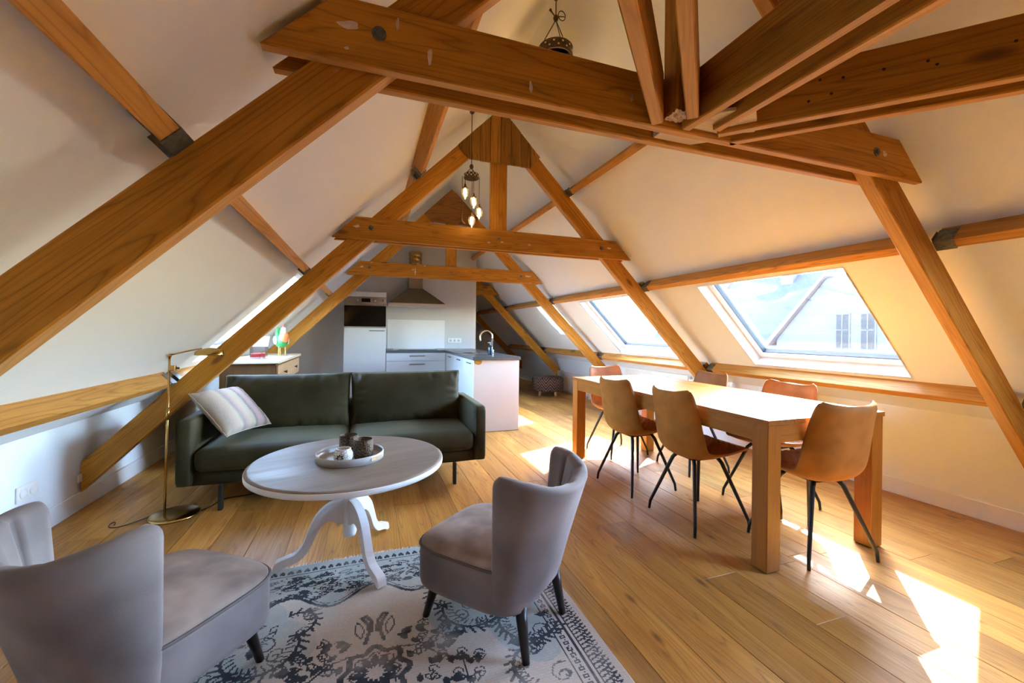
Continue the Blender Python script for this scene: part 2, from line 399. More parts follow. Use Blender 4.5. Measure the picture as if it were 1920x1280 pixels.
# ------------------------------------------------------------------ skylights
def skylight(name, side, y0, y1, u0, u1, label):
    hs = (u1-u0)*R2/2; hy = (y1-y0)/2; um = (u0+u1)/2
    root = empty(name, (XC+side*um, (y0+y1)/2, RIDGE-um)); root.rotation_euler = (0, side*math.pi/4, 0)
    tag(root, label, 'skylight', kind='structure')
    D = .135
    def bx(n, x0, x1, ya, yb, z0, z1, mat='winwhite', bv=.002): return obj(n, box(side*x0 if side > 0 else -x1, side*x1 if side > 0 else -x0, ya, yb, z0, z1, bv), M[mat], root)
    bx('lining_board', -hs-.016, -hs, -hy-.016, hy+.016, 0, D); bx('lining_board', hs, hs+.016, -hy-.016, hy+.016, 0, D)
    bx('lining_board', -hs, hs, -hy-.016, -hy, 0, D); bx('lining_board', -hs, hs, hy, hy+.016, 0, D)
    f = .030                                                # fixed frame
    a, z0, z1 = 0.0, .092, D+.02
    def ring(nm, ins, wd, z0, z1, mat='winwhite'):
        X, Y = hs-ins, hy-ins
        bx(nm, -X, -X+wd, -Y, Y, z0, z1, mat); bx(nm, X-wd, X, -Y, Y, z0, z1, mat)
        bx(nm, -X+wd, X-wd, -Y, -Y+wd, z0, z1, mat); bx(nm, -X+wd, X-wd, Y-wd, Y, z0, z1, mat)
    ring('frame_rail', 0.0, .014, .098, D+.02)
    ring('gasket', .014, .005, .112, D+.015, 'holeplastic')
    ring('sash_rail', .019, .042, .088, D+.03)
    ring('glazing_bead', .061, .005, .100, D+.02, 'darkgap')
    p = bx('pane', -hs+.061, hs-.061, -hy+.061, hy-.061, .118, .124, 'pane', 0)
    return root
skylight('window_1', *SKY['window_1'], 'large white framed skylight over the dining table')
skylight('window_2', *SKY['window_2'], 'second white skylight beyond the far end of the table')
skylight('window_3', *SKY['window_3'], 'small skylight half hidden by the third truss near the kitchen')
skylight('window_4', *SKY['window_4'], 'skylight in the left slope behind the floor lamp and truss')
skylight('window_fill', *SKY['window_fill'], 'added skylight in the right slope, unseen beside the viewer, for fill light')

# ------------------------------------------------------------------ roof trusses
def pale_underside(o):                                       # faces turned downward get a paler wood than the rest
    o.data.materials.append(M['paleunder'])
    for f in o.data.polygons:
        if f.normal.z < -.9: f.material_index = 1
def cut_piece(name, pts, y0, y1, ang, mat, parent, bv=.004):   # a timber in the truss plane; pts in (u, z), grain along ang
    cx = sum(p[0] for p in pts)/len(pts); cz = sum(p[1] for p in pts)/len(pts); c, s = math.cos(ang), math.sin(ang)
    q = []
    for u, z in pts:
        dx, dz = u-cx, z-cz; q.append((dx*c-dz*s, dx*s+dz*c))
    ym = (y0+y1)/2
    o = obj(name, prism(q, y0-ym, y1-ym, bv, 1), mat, parent, (cx, ym, cz), (0, ang, 0))
    if mat is M['beam'] and abs(ang) < 1: pale_underside(o)
    return o
S_UP, S_LO = 3.168, 2.970
CB, CT, CHB, CHT = 1.920, 2.094, 1.357, 1.180
def truss(Y, label, boards=0, king=True, front=True, smears=()):
    root = empty('roof_truss', (XC, Y, 0)); tag(root, label, 'roof truss', 'timber roof trusses across the attic')
    ra, rb = .036, .097
    for s in (-1, 1):
        uf = (UL-.012) if s < 0 else (UR-.02)
        cut_piece('rafter', [(0, S_UP), (s*uf, S_UP-uf), (s*uf, S_LO-uf), (0, S_LO)], ra, rb, s*math.pi/4, M['beam'], root, .005)
    cut_piece('collar_plank', [(-CHB, CB), (CHB, CB), (CHT, CT), (-CHT, CT)], 0, ra-.0005, 0, M['beam'], root)
    cut_piece('collar_plank', [(-CHB+.01, CB), (CHB-.03, CB), (CHT-.03, CT), (-CHT+.01, CT)], rb+.0005, rb+.035, 0, M['beam'], root)
    if king: cut_piece('king_post', [(-.073, 1.97), (.073, 1.97), (.073, 2.76), (-.073, 2.76)], ra+.001, rb-.001, math.pi/2, M['beam'], root)
    G = [(-.375, 2.79), (-.275, 2.680), (.285, 2.680), (.378, 2.79), (.06, 3.11), (-.06, 3.11)]
    if boards:
        e = [-.376+ (.754)*k/boards for k in range(boards+1)]
        for k in range(boards):
            p = clip(clip(G, -1, 0, -e[k]-.0022), 1, 0, e[k+1]-.0022)
            if len(p) > 2:
                d = .010*rng.random(); cx = sum(q[0] for q in p)/len(p); cz = sum(q[1] for q in p)/len(p)
                obj('gusset_board', prism([(q[0]-cx, q[1]-cz) for q in p], -.011, .011, .002), M['gusset'], root, (cx, ra-.014-d, cz))
    elif king:
        cut_piece('gusset_plate', G, ra-.024, ra-.001, 0, M['gusset2'], root)
    for u, z, a_, b_ in smears:
        k_ = 14; ph = u*7
        obj('plaster_patch', prism([(a_*math.cos(q)*(1+.25*math.sin(3*q+ph)), b_*math.sin(q)*(1+.3*math.cos(2*q+ph))) for q in [2*math.pi*i/k_ for i in range(k_)]], -.0012, 0), M['plasterpatch'], root, (u, 0, z))
    if front:
        for u, r in ((-1.068, .013), (1.02, .013), (-.01, .010)):
            bt = bmesh.new(); bt = lathe([(r*1.5, 0), (r*1.5, .003), (r*.8, .003), (r*.75, .009), (0, .009)], 12, bt)
            obj('bolt', bt, M['galv'], root, (u, 0, 2.013), (math.pi/2, 0, 0))
    for s in (-1, 1):
        uf = (UL-.012) if s < 0 else (UR-.02)
        zz = (S_UP+S_LO)/2-uf
        obj('foot_bracket', box(-.006, .006, -.02, .02, -.025, .025, .002), M['whiteleg'], root, (s*(uf-.004), ra-.012, zz))
    return root
M['gusset2'] = wood('gusset_plate_wood', (.36, .17, .045), (.26, .11, .03), (.08, .035, .012), .55, along='X', knots=.6, lines=.8, spread=.05)
TY = [1.195, 3.4625, 5.650, 7.800, 10.05]
TN = ['nearest truss', 'second truss', 'third truss', 'fourth truss', 'fifth truss']
truss(TY[0], 'largest and nearest timber truss crossing the top of the view', 0, False, True, ((-1.144, 2.018, .026, .011), (-1.15, 1.955, .006, .004), (-.93, 1.98, .006, .030), (-.62, 1.96, .006, .016), (.28, 2.02, .005, .006), (1.075, 2.012, .014, .012), (-1.02, 2.052, .004, .020), (-.25, 2.0, .005, .012)))
truss(TY[1], 'second timber truss with a boarded plate at its peak, behind the sofa', 8, True, True, ((-1.174, 2.016, .022, .010), (1.10, 2.02, .022, .008), (.02, 1.99, .012, .008)))
truss(TY[2], 'third timber truss standing just in front of the kitchen', 0, True, True, ((-1.16, 2.02, .020, .010), (-.49, 2.0, .008, .040), (1.12, 2.02, .045, .012)))
truss(TY[3], 'fourth timber truss, seen in part right of the kitchen wall', 0, True)
truss(TY[4], 'farthest dark truss seen through the passage above the tap', 0, True)

# ------------------------------------------------------------------ purlins
PU = {'upper': .652, 'middle': 1.503, 'lower': 2.339}
PWD, PDP = .051, .104
def hanger(root, yend, dirn, s):
    # steel joist hanger on a purlin end: saddle under the inner face, cheeks and a back flange
    b = box(-PWD/2-.003, PWD/2+.003, min(yend, yend-dirn*.075), max(yend, yend-dirn*.075), -.004, -.001)
    for q in (-1, 1): b = box(q*(PWD/2+.002)-.0015, q*(PWD/2+.002)+.0015, min(yend, yend-dirn*.075), max(yend, yend-dirn*.075), -.003, .085, 0, 1, b)
    b = box(-PWD/2-.016, PWD/2+.004, min(yend, yend-dirn*.003), max(yend, yend-dirn*.003), -.0, .06, 0, 1, b)
    obj('joist_hanger', b, M['galv'], root)
def purlin(side, lvl, y0, y1, label, h0=True, h1=True):
    ua = PU[lvl]; d = 1/R2
    uc = ua+PWD/2*d; zc = (S_UP-.003-ua)-PWD/2*d
    root = empty('roof_purlin', (XC+side*uc, (y0+y1)/2, zc)); root.rotation_euler = (0, side*math.pi/4, 0)
    tag(root, label, 'purlin', 'roof purlins between the trusses')
    L = y1-y0
    o = obj('timber', box(-L/2, L/2, -PWD/2, PWD/2, 0, PDP+.006, .003), M['purlin'], root, None, (0, 0, math.pi/2))
    if h0: hanger(root, -L/2, -1, side)
    if h1: hanger(root, L/2, 1, side)
    return root
SN = {-1: 'left', 1: 'right'}
RA, RB = .036, .097
for s in (-1, 1):
    for lvl in PU:
        for k in range(5):
            if k == 0:
                y0, y1 = HIP-PU[lvl]+.12, TY[0]+RA-.002
                if lvl == 'upper' or (lvl == 'lower' and s < 0): continue
                lab = f'{lvl} {SN[s]} purlin on the near side of the nearest truss'
            else:
                y0, y1 = TY[k-1]+RB+.002, TY[k]+RA-.002
                if k == 4 and s < 0: continue
                if k == 3 and s < 0: y1 = KY-.002
                if k == 3 and s < 0 and lvl == 'upper': continue
                lab = f'{lvl} {SN[s]} purlin between the {TN[k-1]} and the {TN[k]}' if not (k == 3 and s < 0) else f'{lvl} {SN[s]} purlin between the third truss and the kitchen wall'
            purlin(s, lvl, y0, y1, lab, k > 0, not (k == 3 and s < 0))

# ------------------------------------------------------------------ hip collars meeting at the king post
def hip_plank(root, p0, p1, th, z0=CB, z1=CT):
    a, c = Vector((*p0, 0)), Vector((*p1, 0)); L = (c-a).length; mid = (a+c)/2
    ang = math.atan2(c.y-a.y, c.x-a.x)
    o = obj('plank', box(-L/2, L/2, -th/2, th/2, 0, z1-z0, .004), M['beam'], root, (mid.x-root.location.x, mid.y-root.location.y, z0-root.location.z), (0, 0, ang)); pale_underside(o)
r = empty('hip_collar', (1.11, .3, CB)); tag(r, 'twin plank collar running straight back from the king post', 'roof beam', 'twin plank hip collars')
hip_plank(r, (1.056, 1.185), (1.056, .10), .036); hip_plank(r, (1.160, 1.15), (1.160, .10), .036)
r = empty('hip_collar', (1.9, .5, CB)); tag(r, 'twin plank collar slanting to the top right corner', 'roof beam', 'twin plank hip collars')
dB = Vector((.682, -.731)).normalized()
for p in ((1.192, 1.176), (1.285, 1.212)):
    hip_plank(r, p, (p[0]+dB.x*1.42, p[1]+dB.y*1.42), .036)
r = empty('hip_collar', (.5, .7, CB)); tag(r, 'twin plank collar pointing straight overhead, seen from below', 'roof beam', 'twin plank hip collars')
dC = Vector((-.703, -.711)).normalized()
for p in ((.936, 1.184), (1.022, 1.112)):
    hip_plank(r, p, (p[0]+dC.x*1.42, p[1]+dC.y*1.42), .040)
r = [o for o in bpy.data.objects if o.name.startswith('hip_collar')][1]
for k_, (t_, z_) in enumerate(((.16, .115), (.21, .118), (.30, .112), (.36, .104), (.46, .102), (.56, .098), (.58, .082), (.74, .10), (.80, .086), (.90, .10), (.33, .06), (.27, .05))):
    hx_, hy_ = 1.192+dB.x*t_, 1.176+dB.y*t_
    obj('nail_hole', lathe([(0, 0), (.0045, 0), (.0035, .0012), (0, .0012)], 8), M['darkgap'], r, (hx_-dB.y*-.0186-r.location.x, hy_+dB.x*-.0186-r.location.y, z_), (math.pi/2, 0, math.atan2(dB.y, dB.x)))
r = empty('king_post', (1.000, 1.155, 1.955)); tag(r, 'dark square king post with a splintered lower end', 'post')
obj('post', box(-.62, .62, -.036, .036, -.036, .036, .006), M['beam'], r, (0, 0, .614), (0, math.pi/2, 0))
b = bmesh.new(); bmesh.ops.create_grid(b, x_segments=10, y_segments=10, size=.035)
for v in b.verts: v.co.z = -.004-.010*rng.random()
obj('splintered_end', b, M['gussetpale'], r)
g = tag(obj('joint_plate', slab([(1.10, 1.075), (1.19, 1.015), (1.285, 1.09), (1.325, 1.135), (1.22, 1.192), (1.09, 1.192)], CB+.018, CB+.032, .002), M['gussetpale']), 'pale nailed wooden plate under the collar joint', 'wooden plate')
g = tag(obj('joint_block', slab([(1.00, 1.234), (1.235, 1.234), (1.17, 1.290), (1.00, 1.290)], CB+.012, CB+.045, .002), M['gussetpale']), 'pale wooden block between the two planks of the nearest collar', 'wooden block')
# ------------------------------------------------------------------ soft shapes
def soft_box(hx, hy, hz, r=.05, nx=14, ny=14, nz=6, bulge=(0, 0, 0), wr=0.0, seed=1):
    """cushion: a cube grid pushed to a rounded box, with crowned faces and light wrinkles"""
    b = bmesh.new(); rg = random.Random(seed)
    ph = [rg.uniform(0, 6.28) for _ in range(12)]
    idx = {}
    def put(p):
        k = tuple(round(c, 5) for c in p)
        if k in idx: return idx[k]
        x, y, z = p; P_ = Vector((x*hx, y*hy, z*hz))
        inn = Vector((max(-hx+r, min(hx-r, P_.x)), max(-hy+r, min(hy-r, P_.y)), max(-hz+r, min(hz-r, P_.z))))
        d = P_-inn
        if d.length > 1e-9:
            mx = max(abs(d.x), abs(d.y), abs(d.z)); P_ = inn+d.normalized()*mx
        P_.x += (x*abs(x)**3)*bulge[0]*(1-y*y)*(1-z*z); P_.y += (y*abs(y)**3)*bulge[1]*(1-x*x)*(1-z*z); P_.z += (z*abs(z)**3)*bulge[2]*(1-x*x)*(1-y*y)
        if wr:
            n = math.sin(23*x*hx/.5+ph[0]+3*math.sin(5*y+ph[1]))*math.sin(7*y+ph[2])+.6*math.sin(41*x*hx+ph[3]+2*math.sin(9*z+ph[4]))+.5*math.sin(31*y*hy+ph[5]+4*x)
            P_ += P_.normalized()*wr*n*.5
        v = b.verts.new(P_); idx[k] = v; return v
    def lin(n): return [-1+2*i/n for i in range(n+1)]
    X, Y, Z = lin(nx), lin(ny), lin(nz)
    for z in (-1, 1):
        for i in range(nx):
            for j in range(ny): b.faces.new([put(p) for p in ((X[i], Y[j], z), (X[i+1], Y[j], z), (X[i+1], Y[j+1], z), (X[i], Y[j+1], z))])
    for y in (-1, 1):
        for i in range(nx):
            for k in range(nz): b.faces.new([put(p) for p in ((X[i], y, Z[k]), (X[i+1], y, Z[k]), (X[i+1], y, Z[k+1]), (X[i], y, Z[k+1]))])
    for x in (-1, 1):
        for j in range(ny):
            for k in range(nz): b.faces.new([put(p) for p in ((x, Y[j], Z[k]), (x, Y[j+1], Z[k]), (x, Y[j+1], Z[k+1]), (x, Y[j], Z[k+1]))])
    return b
def pillow(hx, hy, th, n=26, pinch=.06, wr=.004, seed=1, flat=.38):
    """a stuffed cushion with seam edges: two sheets meeting at the border"""
    rg = random.Random(seed); ph = [rg.uniform(0, 6.28) for _ in range(10)]
    b = bmesh.new(); L = [-1+2*i/n for i in range(n+1)]
    L = [math.copysign(abs(a)**.8, a) for a in L]
    g = {}
    for side in (1, -1):
        for i, x in enumerate(L):
            for j, y in enumerate(L):
                edge = i in (0, n) or j in (0, n)
                if edge and side < 0: g[side, i, j] = g[1, i, j]; continue
                sx = 1-pinch*(1-y*y)*abs(x)**3*0 - pinch*(y*y)**2*0
                px = x*hx*(1-pinch*(1-abs(y)**2)*abs(x)**2); py = y*hy*(1-pinch*(1-abs(x)**2)*abs(y)**2)
                t = th*(max(0, (1-abs(x)**2.6))**flat)*(max(0, (1-abs(y)**2.6))**flat)
                k = max(0, abs(y)-.45)*2+max(0, abs(x)-.5)
                ke = max(0, abs(y)-.62)/.38; kx = max(0, abs(x)-.72)/.28
                w_ = wr*(ke*(1-ke)*3.2*(math.sin(24*x+ph[0]+1.7*math.sin(7*x+ph[1]))+.8*math.sin(51*x+ph[3]+2*math.sin(9*x)))*(.4+.6*math.sin(3*x+ph[4])**2)
                         +kx*(1-kx)*2.6*math.sin(17*y+ph[2]+2*math.sin(5*y))+.9*math.sin(2.6*x+ph[6]+1.5*y)*math.sin(2.1*y+ph[7]+x)*(1-x*x)*(1-y*y))
                if edge: w_ = wr*.6*math.sin(19*(x+y)+ph[5])
                g[side, i, j] = b.verts.new((px, py, side*t+w_))
    for side in (1, -1):
        for i in range(n):
            for j in range(n): b.faces.new([g[side, i, j], g[side, i+1, j], g[side, i+1, j+1], g[side, i, j+1]])
    rim = [g[1, i, 0].co.copy() for i in range(n)]+[g[1, n, j].co.copy() for j in range(n)]+[g[1, n-i, n].co.copy() for i in range(n)]+[g[1, 0, n-j].co.copy() for j in range(n)]
    return b, rim

# ------------------------------------------------------------------ rug
RX0, RX1, RY0, RY1 = -.79, .880, .02, 2.325
def make_rug():
    cs = .0055; nx = int((RX1-RX0)/cs); ny = int((RY1-RY0)/cs)
    xs = RX0+(np.arange(nx)+.5)*cs; ys = RY0+(np.arange(ny)+.5)*cs
    X, Y = np.meshgrid(xs, ys); ax = .045; ay = 1.17
    dark = np.zeros_like(X); teal = np.zeros_like(X)
    rg = np.random.RandomState(4)
    def nz(sc, seed):
        r_ = np.random.RandomState(seed); g = r_.rand(int((RY1-RY0)/sc)+4, int((RX1-RX0)/sc)+4)
        fx = (X-RX0)/sc; fy = (Y-RY0)/sc; ix = fx.astype(int); iy = fy.astype(int); fx = fx-ix; fy = fy-iy
        fx = fx*fx*(3-2*fx); fy = fy*fy*(3-2*fy)
        return (g[iy, ix]*(1-fx)+g[iy, ix+1]*fx)*(1-fy)+(g[iy+1, ix]*(1-fx)+g[iy+1, ix+1]*fx)*fy
    def dot(px, py, r):
        i0, i1 = int((px-r-RX0)/cs), int((px+r-RX0)/cs)+2; j0, j1 = int((py-r-RY0)/cs), int((py+r-RY0)/cs)+2
        i0, j0 = max(i0, 0), max(j0, 0)
        if i1 <= i0 or j1 <= j0: return
        s = (X[j0:j1, i0:i1]-px)**2+(Y[j0:j1, i0:i1]-py)**2 < r*r
        dark[j0:j1, i0:i1][s] = 1
    def stroke(pts, r=.0038, sym=True):
        r = r*.85
        for (x0, y0), (x1, y1) in zip(pts, pts[1:]):
            L = math.hypot(x1-x0, y1-y0); n = max(1, int(L/.004))
            for k in range(n+1):
                t = k/n; px, py = x0+(x1-x0)*t, y0+(y1-y0)*t
                for sy in (1, -1):
                    dot(ax+px, ay+sy*py, r)
                    if sym: dot(ax-px, ay+sy*py, r)
    def fillell(px, py, rx, ry, ang, val=1.0, tgt='t'):
        c, s = math.cos(ang), math.sin(ang)
        for sx in (1, -1):
            for sy in (1, -1):
                dx = (X-(ax+sx*px))*sx; dy = (Y-(ay+sy*py))*sy
                q = ((dx*c+dy*s)/rx)**2+((-dx*s+dy*c)/ry)**2 < 1
                (teal if tgt == 't' else dark)[q] = val
    def curl(px, py, ang, size, turns=1.2, hand=1, r=.0040):
        pts = []
        for k in range(26):
            t = k/25; a = ang+hand*turns*2*math.pi*t; rr = size*(1-t*.85)
            pts.append((px+rr*math.cos(a), py+rr*math.sin(a)))
        stroke(pts, r)
    def leaf(px, py, ang, L, W, fill=False):
        c, s = math.cos(ang), math.sin(ang)
        up_ = [(px+L*t*c-W*math.sin(math.pi*t)*s, py+L*t*s+W*math.sin(math.pi*t)*c) for t in [k/8 for k in range(9)]]
        dn = [(px+L*t*c+W*math.sin(math.pi*t)*s, py+L*t*s-W*math.sin(math.pi*t)*c) for t in [k/8 for k in range(9)]]
        stroke(up_); stroke(dn)
        if fill:
            for k in range(1, 8): stroke([up_[k], dn[k]], .0045)
    def comb(cx, cy, R, a0, a1, n=16, L=.035):             # leaf with a toothed outer edge
        arc = [(cx+R*math.cos(a0+(a1-a0)*k/30), cy+R*math.sin(a0+(a1-a0)*k/30)) for k in range(31)]
        stroke(arc, .0075)
        for k in range(n):
            a = a0+(a1-a0)*k/n; stroke([(cx+R*math.cos(a), cy+R*math.sin(a)), (cx+(R+L)*math.cos(a+.16), cy+(R+L)*math.sin(a+.16))], .0062)
        for k in range(n):
            a = a0+(a1-a0)*k/n; stroke([(cx+R*.9*math.cos(a), cy+R*.9*math.sin(a)), (cx+R*.68*math.cos(a+.12), cy+R*.68*math.sin(a+.12))], .0038)
    hw = (RX1-RX0)/2; hl = (RY1-RY0)/2
    # teal grounds: end bands with a scalloped edge, corner spandrels
    ex = np.abs(X-ax); ey = np.abs(Y-ay)
    scal = .83+.055*np.cos(ex*2*math.pi/.36)
    teal[(ey > scal) & (ex < .66)] = 1
    fillell(.40, .60, .20, .15, .5); fillell(.56, .44, .13, .24, .2); fillell(.52, .72, .18, .2, .0)
    pts = [(k*.01, .83+.055*math.cos(k*.01*2*math.pi/.36)) for k in range(66)]
    stroke(pts, .0085)
    stroke([(p[0], p[1]+.022) for p in pts], .003)
    # toothed leaves and scrolls in the corners
    comb(.40, .585, .125, math.radians(-200), math.radians(10)); comb(.60, .44, .12, math.radians(150), math.radians(330)); comb(.30, .70, .07, math.radians(60), math.radians(280), 10, .025)
    comb(.56, .20, .10, math.radians(60), math.radians(250), 12, .03)
    for px, py, a, sz, h in ((.40, .60, .3, .06, 1), (.47, .66, 2, .05, -1), (.34, .55, 4, .045, 1), (.56, .50, 1, .055, -1), (.60, .58, 3, .05, 1), (.62, .36, 5, .05, 1), (.52, .78, 0, .05, 1), (.25, .74, 2, .04, -1), (.60, .70, 1, .05, 1), (.43, .47, 2.5, .04, 1), (.55, .28, .5, .04, -1), (.62, .14, 1, .05, 1), (.57, .05, 3, .04, -1)):
        curl(px, py, a, sz, 1.1, h); curl(px+.01, py-.01, a+2, sz*.55, .9, -h)
    for k in range(34):
        px, py = rg.uniform(.24, .65), rg.uniform(.02, .80)
        if abs(px-.45) < .2 and py < .38 and px < .5: continue
        leaf(px, py, rg.uniform(0, 6.28), rg.uniform(.03, .065), rg.uniform(.006, .014), rg.rand() < .25)
    # dense leaves in the end bands
    for k in range(80):
        px, py = rg.uniform(0, .64), rg.uniform(.87, 1.04)
        a = rg.uniform(-.5, .5); leaf(px, py, a, rg.uniform(.03, .08), rg.uniform(.004, .012), rg.rand() < .3)
    for k in range(120): stroke([(rg.uniform(0, .65), rg.uniform(.86, 1.06))]*2, rg.uniform(.004, .008))
    stroke([(0, 1.075), (.7, 1.075)], .004)
    for k in range(40): leaf(k*.018, 1.09, 1.2 if k % 2 else 1.9, .03, .004, True)
    # medallion
    cy_ = .347
    ring = [(.105*math.cos(a)*(1+.12*math.cos(8*a)), cy_+.115*math.sin(a)*(1+.1*math.cos(8*a))) for a in [k*math.pi/40-math.pi/2 for k in range(41)]]
    stroke(ring, .0125); stroke([(.75*p[0], cy_+.75*(p[1]-cy_)) for p in ring], .004)
    for a in range(-90, 91, 30):
        leaf(.03*math.cos(math.radians(a)), cy_+.03*math.sin(math.radians(a)), math.radians(a), .055, .012, True)
    tips = [(.035, .50), (.02, .56), (.028, .61), (.05, .65), (.035, .66), (.012, .62), (.01, .56)]
    stroke(tips, .009); leaf(.05, .53, 1.4, .10, .016, False)
    for k, (px, py, a) in enumerate(((.10, .50, .9), (.15, .46, .5), (.19, .42, .8), (.24, .40, .2), (.17, .52, 1.2), (.23, .48, .4), (.28, .44, .1), (.13, .40, 0), (.20, .34, .3), (.27, .33, -.2), (.33, .30, .1), (.16, .28, -.4), (.24, .24, -.2), (.31, .22, .2), (.12, .20, -.9), (.19, .16, -.5), (.27, .13, -.2), (.09, .14, -1.2), (.14, .07, -.7), (.22, .05, -.1), (.30, .05, .3))):
        leaf(px, py, a, .055, .014, k % 3 == 0); leaf(px+.02, py-.02, a+1.3, .04, .010, k % 2 == 0); leaf(px-.015, py+.012, a-1.2, .035, .009, True)
        curl(px+.03, py+.02, a, .022, 1, 1, .0038)
    stem = [(.08, .45), (.16, .43), (.22, .37), (.30, .31), (.30, .20), (.22, .12), (.12, .04)]
    stroke(stem, .004)
    # side borders
    for d, r_ in ((.118, .0055), (.172, .0055), (.100, .004)): stroke([(hw-d, 0), (hw-d, hl-.06)], r_)
    for k in range(36):
        y = k*.032
        if y < hl-.08:
            stroke([(hw-.137, y), (hw-.154, y), (hw-.154, y+.012), (hw-.137, y+.012), (hw-.137, y)], .0035)
            stroke([(hw-.145, y+.021)]*2, .005)
    for k in range(58):
        y = k*.0195
        if y < hl-.06:
            stroke([(hw-.095, y), (hw-.060, y+.012), (hw-.045, y+.004)], .0042); stroke([(hw-.060, y+.012), (hw-.034, y+.026)], .0040); stroke([(hw-.075, y+.007), (hw-.055, y-.008)], .0038)
    tan = np.clip((hw-.100-ex)/-.01, 0, 1)
    wear = nz(.06, 1)*.5+nz(.2, 2)*.35+nz(.025, 3)*.25
    cream = np.stack([.53+0*X, .465+0*X, .395+0*X], -1); tl = np.array([.345, .395, .385]); dk = np.array([.040, .046, .056]); tn = np.array([.44, .38, .33])
    tm = np.clip(teal*(.25+.95*wear), 0, .95)[..., None]
    col = cream*(1-tm)+tl*tm
    col = col*(1-.5*tan[..., None])+tn*.5*tan[..., None]
    pk = np.clip((nz(.3, 9)-.55)*2, 0, .5)[..., None]; col = col*(1-pk)+np.array([.52, .43, .36])*pk
    fade = np.clip(.55+.75*nz(.12, 5)+.25*(nz(.02, 6)-.5), .3, 1)[..., None]
    dm = dark[..., None]*fade
    col = col*(1-dm)+dk*dm
    col *= (.93+.12*rg.rand(ny, nx))[..., None]*(1+.03*np.where(np.arange(ny) % 2, 1, -1))[:, None, None]
    vx = RX0+np.arange(nx+1)*cs; vy = RY0+np.arange(ny+1)*cs
    VX, VY = np.meshgrid(vx, vy)
    VX = VX+.004*np.sin(VY*5)*np.clip((VX-.5)/.3, -1, 1); VY2 = VY+.008*np.sin(VX*4.5+1)*np.clip((VY-1.8)/.5, 0, 1)
    VZ = .0075+.0006*rg.rand(ny+1, nx+1)
    co = np.stack([VX, VY2, VZ], -1).reshape(-1, 3)
    j, i = np.mgrid[0:ny, 0:nx]; a = j*(nx+1)+i
    f = np.stack([a, a+1, a+nx+2, a+nx+1], -1).reshape(-1, 4)
    me = bpy.data.meshes.new('pile'); me.vertices.add(len(co)); me.vertices.foreach_set('co', co.ravel())
    me.loops.add(f.size); me.loops.foreach_set('vertex_index', f.ravel()); me.polygons.add(len(f)); me.polygons.foreach_set('loop_start', np.arange(len(f))*4)
    me.update(calc_edges=True)
    ca = me.color_attributes.new('weave', 'FLOAT_COLOR', 'CORNER')
    rgba = np.ones((len(f), 4, 4), np.float32); rgba[:, :, :3] = col.reshape(-1, 1, 3); ca.data.foreach_set('color', rgba.ravel())
    mt, t, p, out = nodes('rug_weave'); at = N(t, 'ShaderNodeVertexColor', layer_name='weave'); t.links.new(at.outputs[0], p.inputs['Base Color'])
    p.inputs['Roughness'].default_value = .95; p.inputs['Specular IOR Level'].default_value = .1
    v = coords(t, (1, 1, 1), False); bump(t, p, noise(t, v, 350, 2), .25, .003)
    root = empty('rug', ((RX0+RX1)/2, (RY0+RY1)/2, 0)); tag(root, 'faded cream rug with black floral medallion under the armchairs', 'rug')
    o = obj('pile', me, mt, root, (-(RX0+RX1)/2, -(RY0+RY1)/2, 0)); 
    b = box(RX0, RX1, RY0, RY1, .0008, .007, .002); obj('backing', b, M['rugedge'], root, (-(RX0+RX1)/2, -(RY0+RY1)/2, 0))
    b = bmesh.new(); rg2 = random.Random(2)
    for k in range(420):
        x0 = RX0+(RX1-RX0)*(k+.5)/420; y0 = RY1-.002+.008*math.sin(x0*4.5+1); L = rg2.uniform(.015, .032); dx = rg2.uniform(-.008, .008)
        b = slab([(x0-.0016, y0), (x0+.0016, y0), (x0+dx+.0012, y0+L), (x0+dx-.0012, y0+L)], .0012, .0042, 0, 1, b)
    fr = obj('fringe', b, M['rugedge'], root, (-(RX0+RX1)/2, -(RY0+RY1)/2, 0)); fr['kind'] = 'stuff'
M['rugedge'] = plain('rug_cotton', (.66, .60, .52), .95, var=.1)
make_rug()

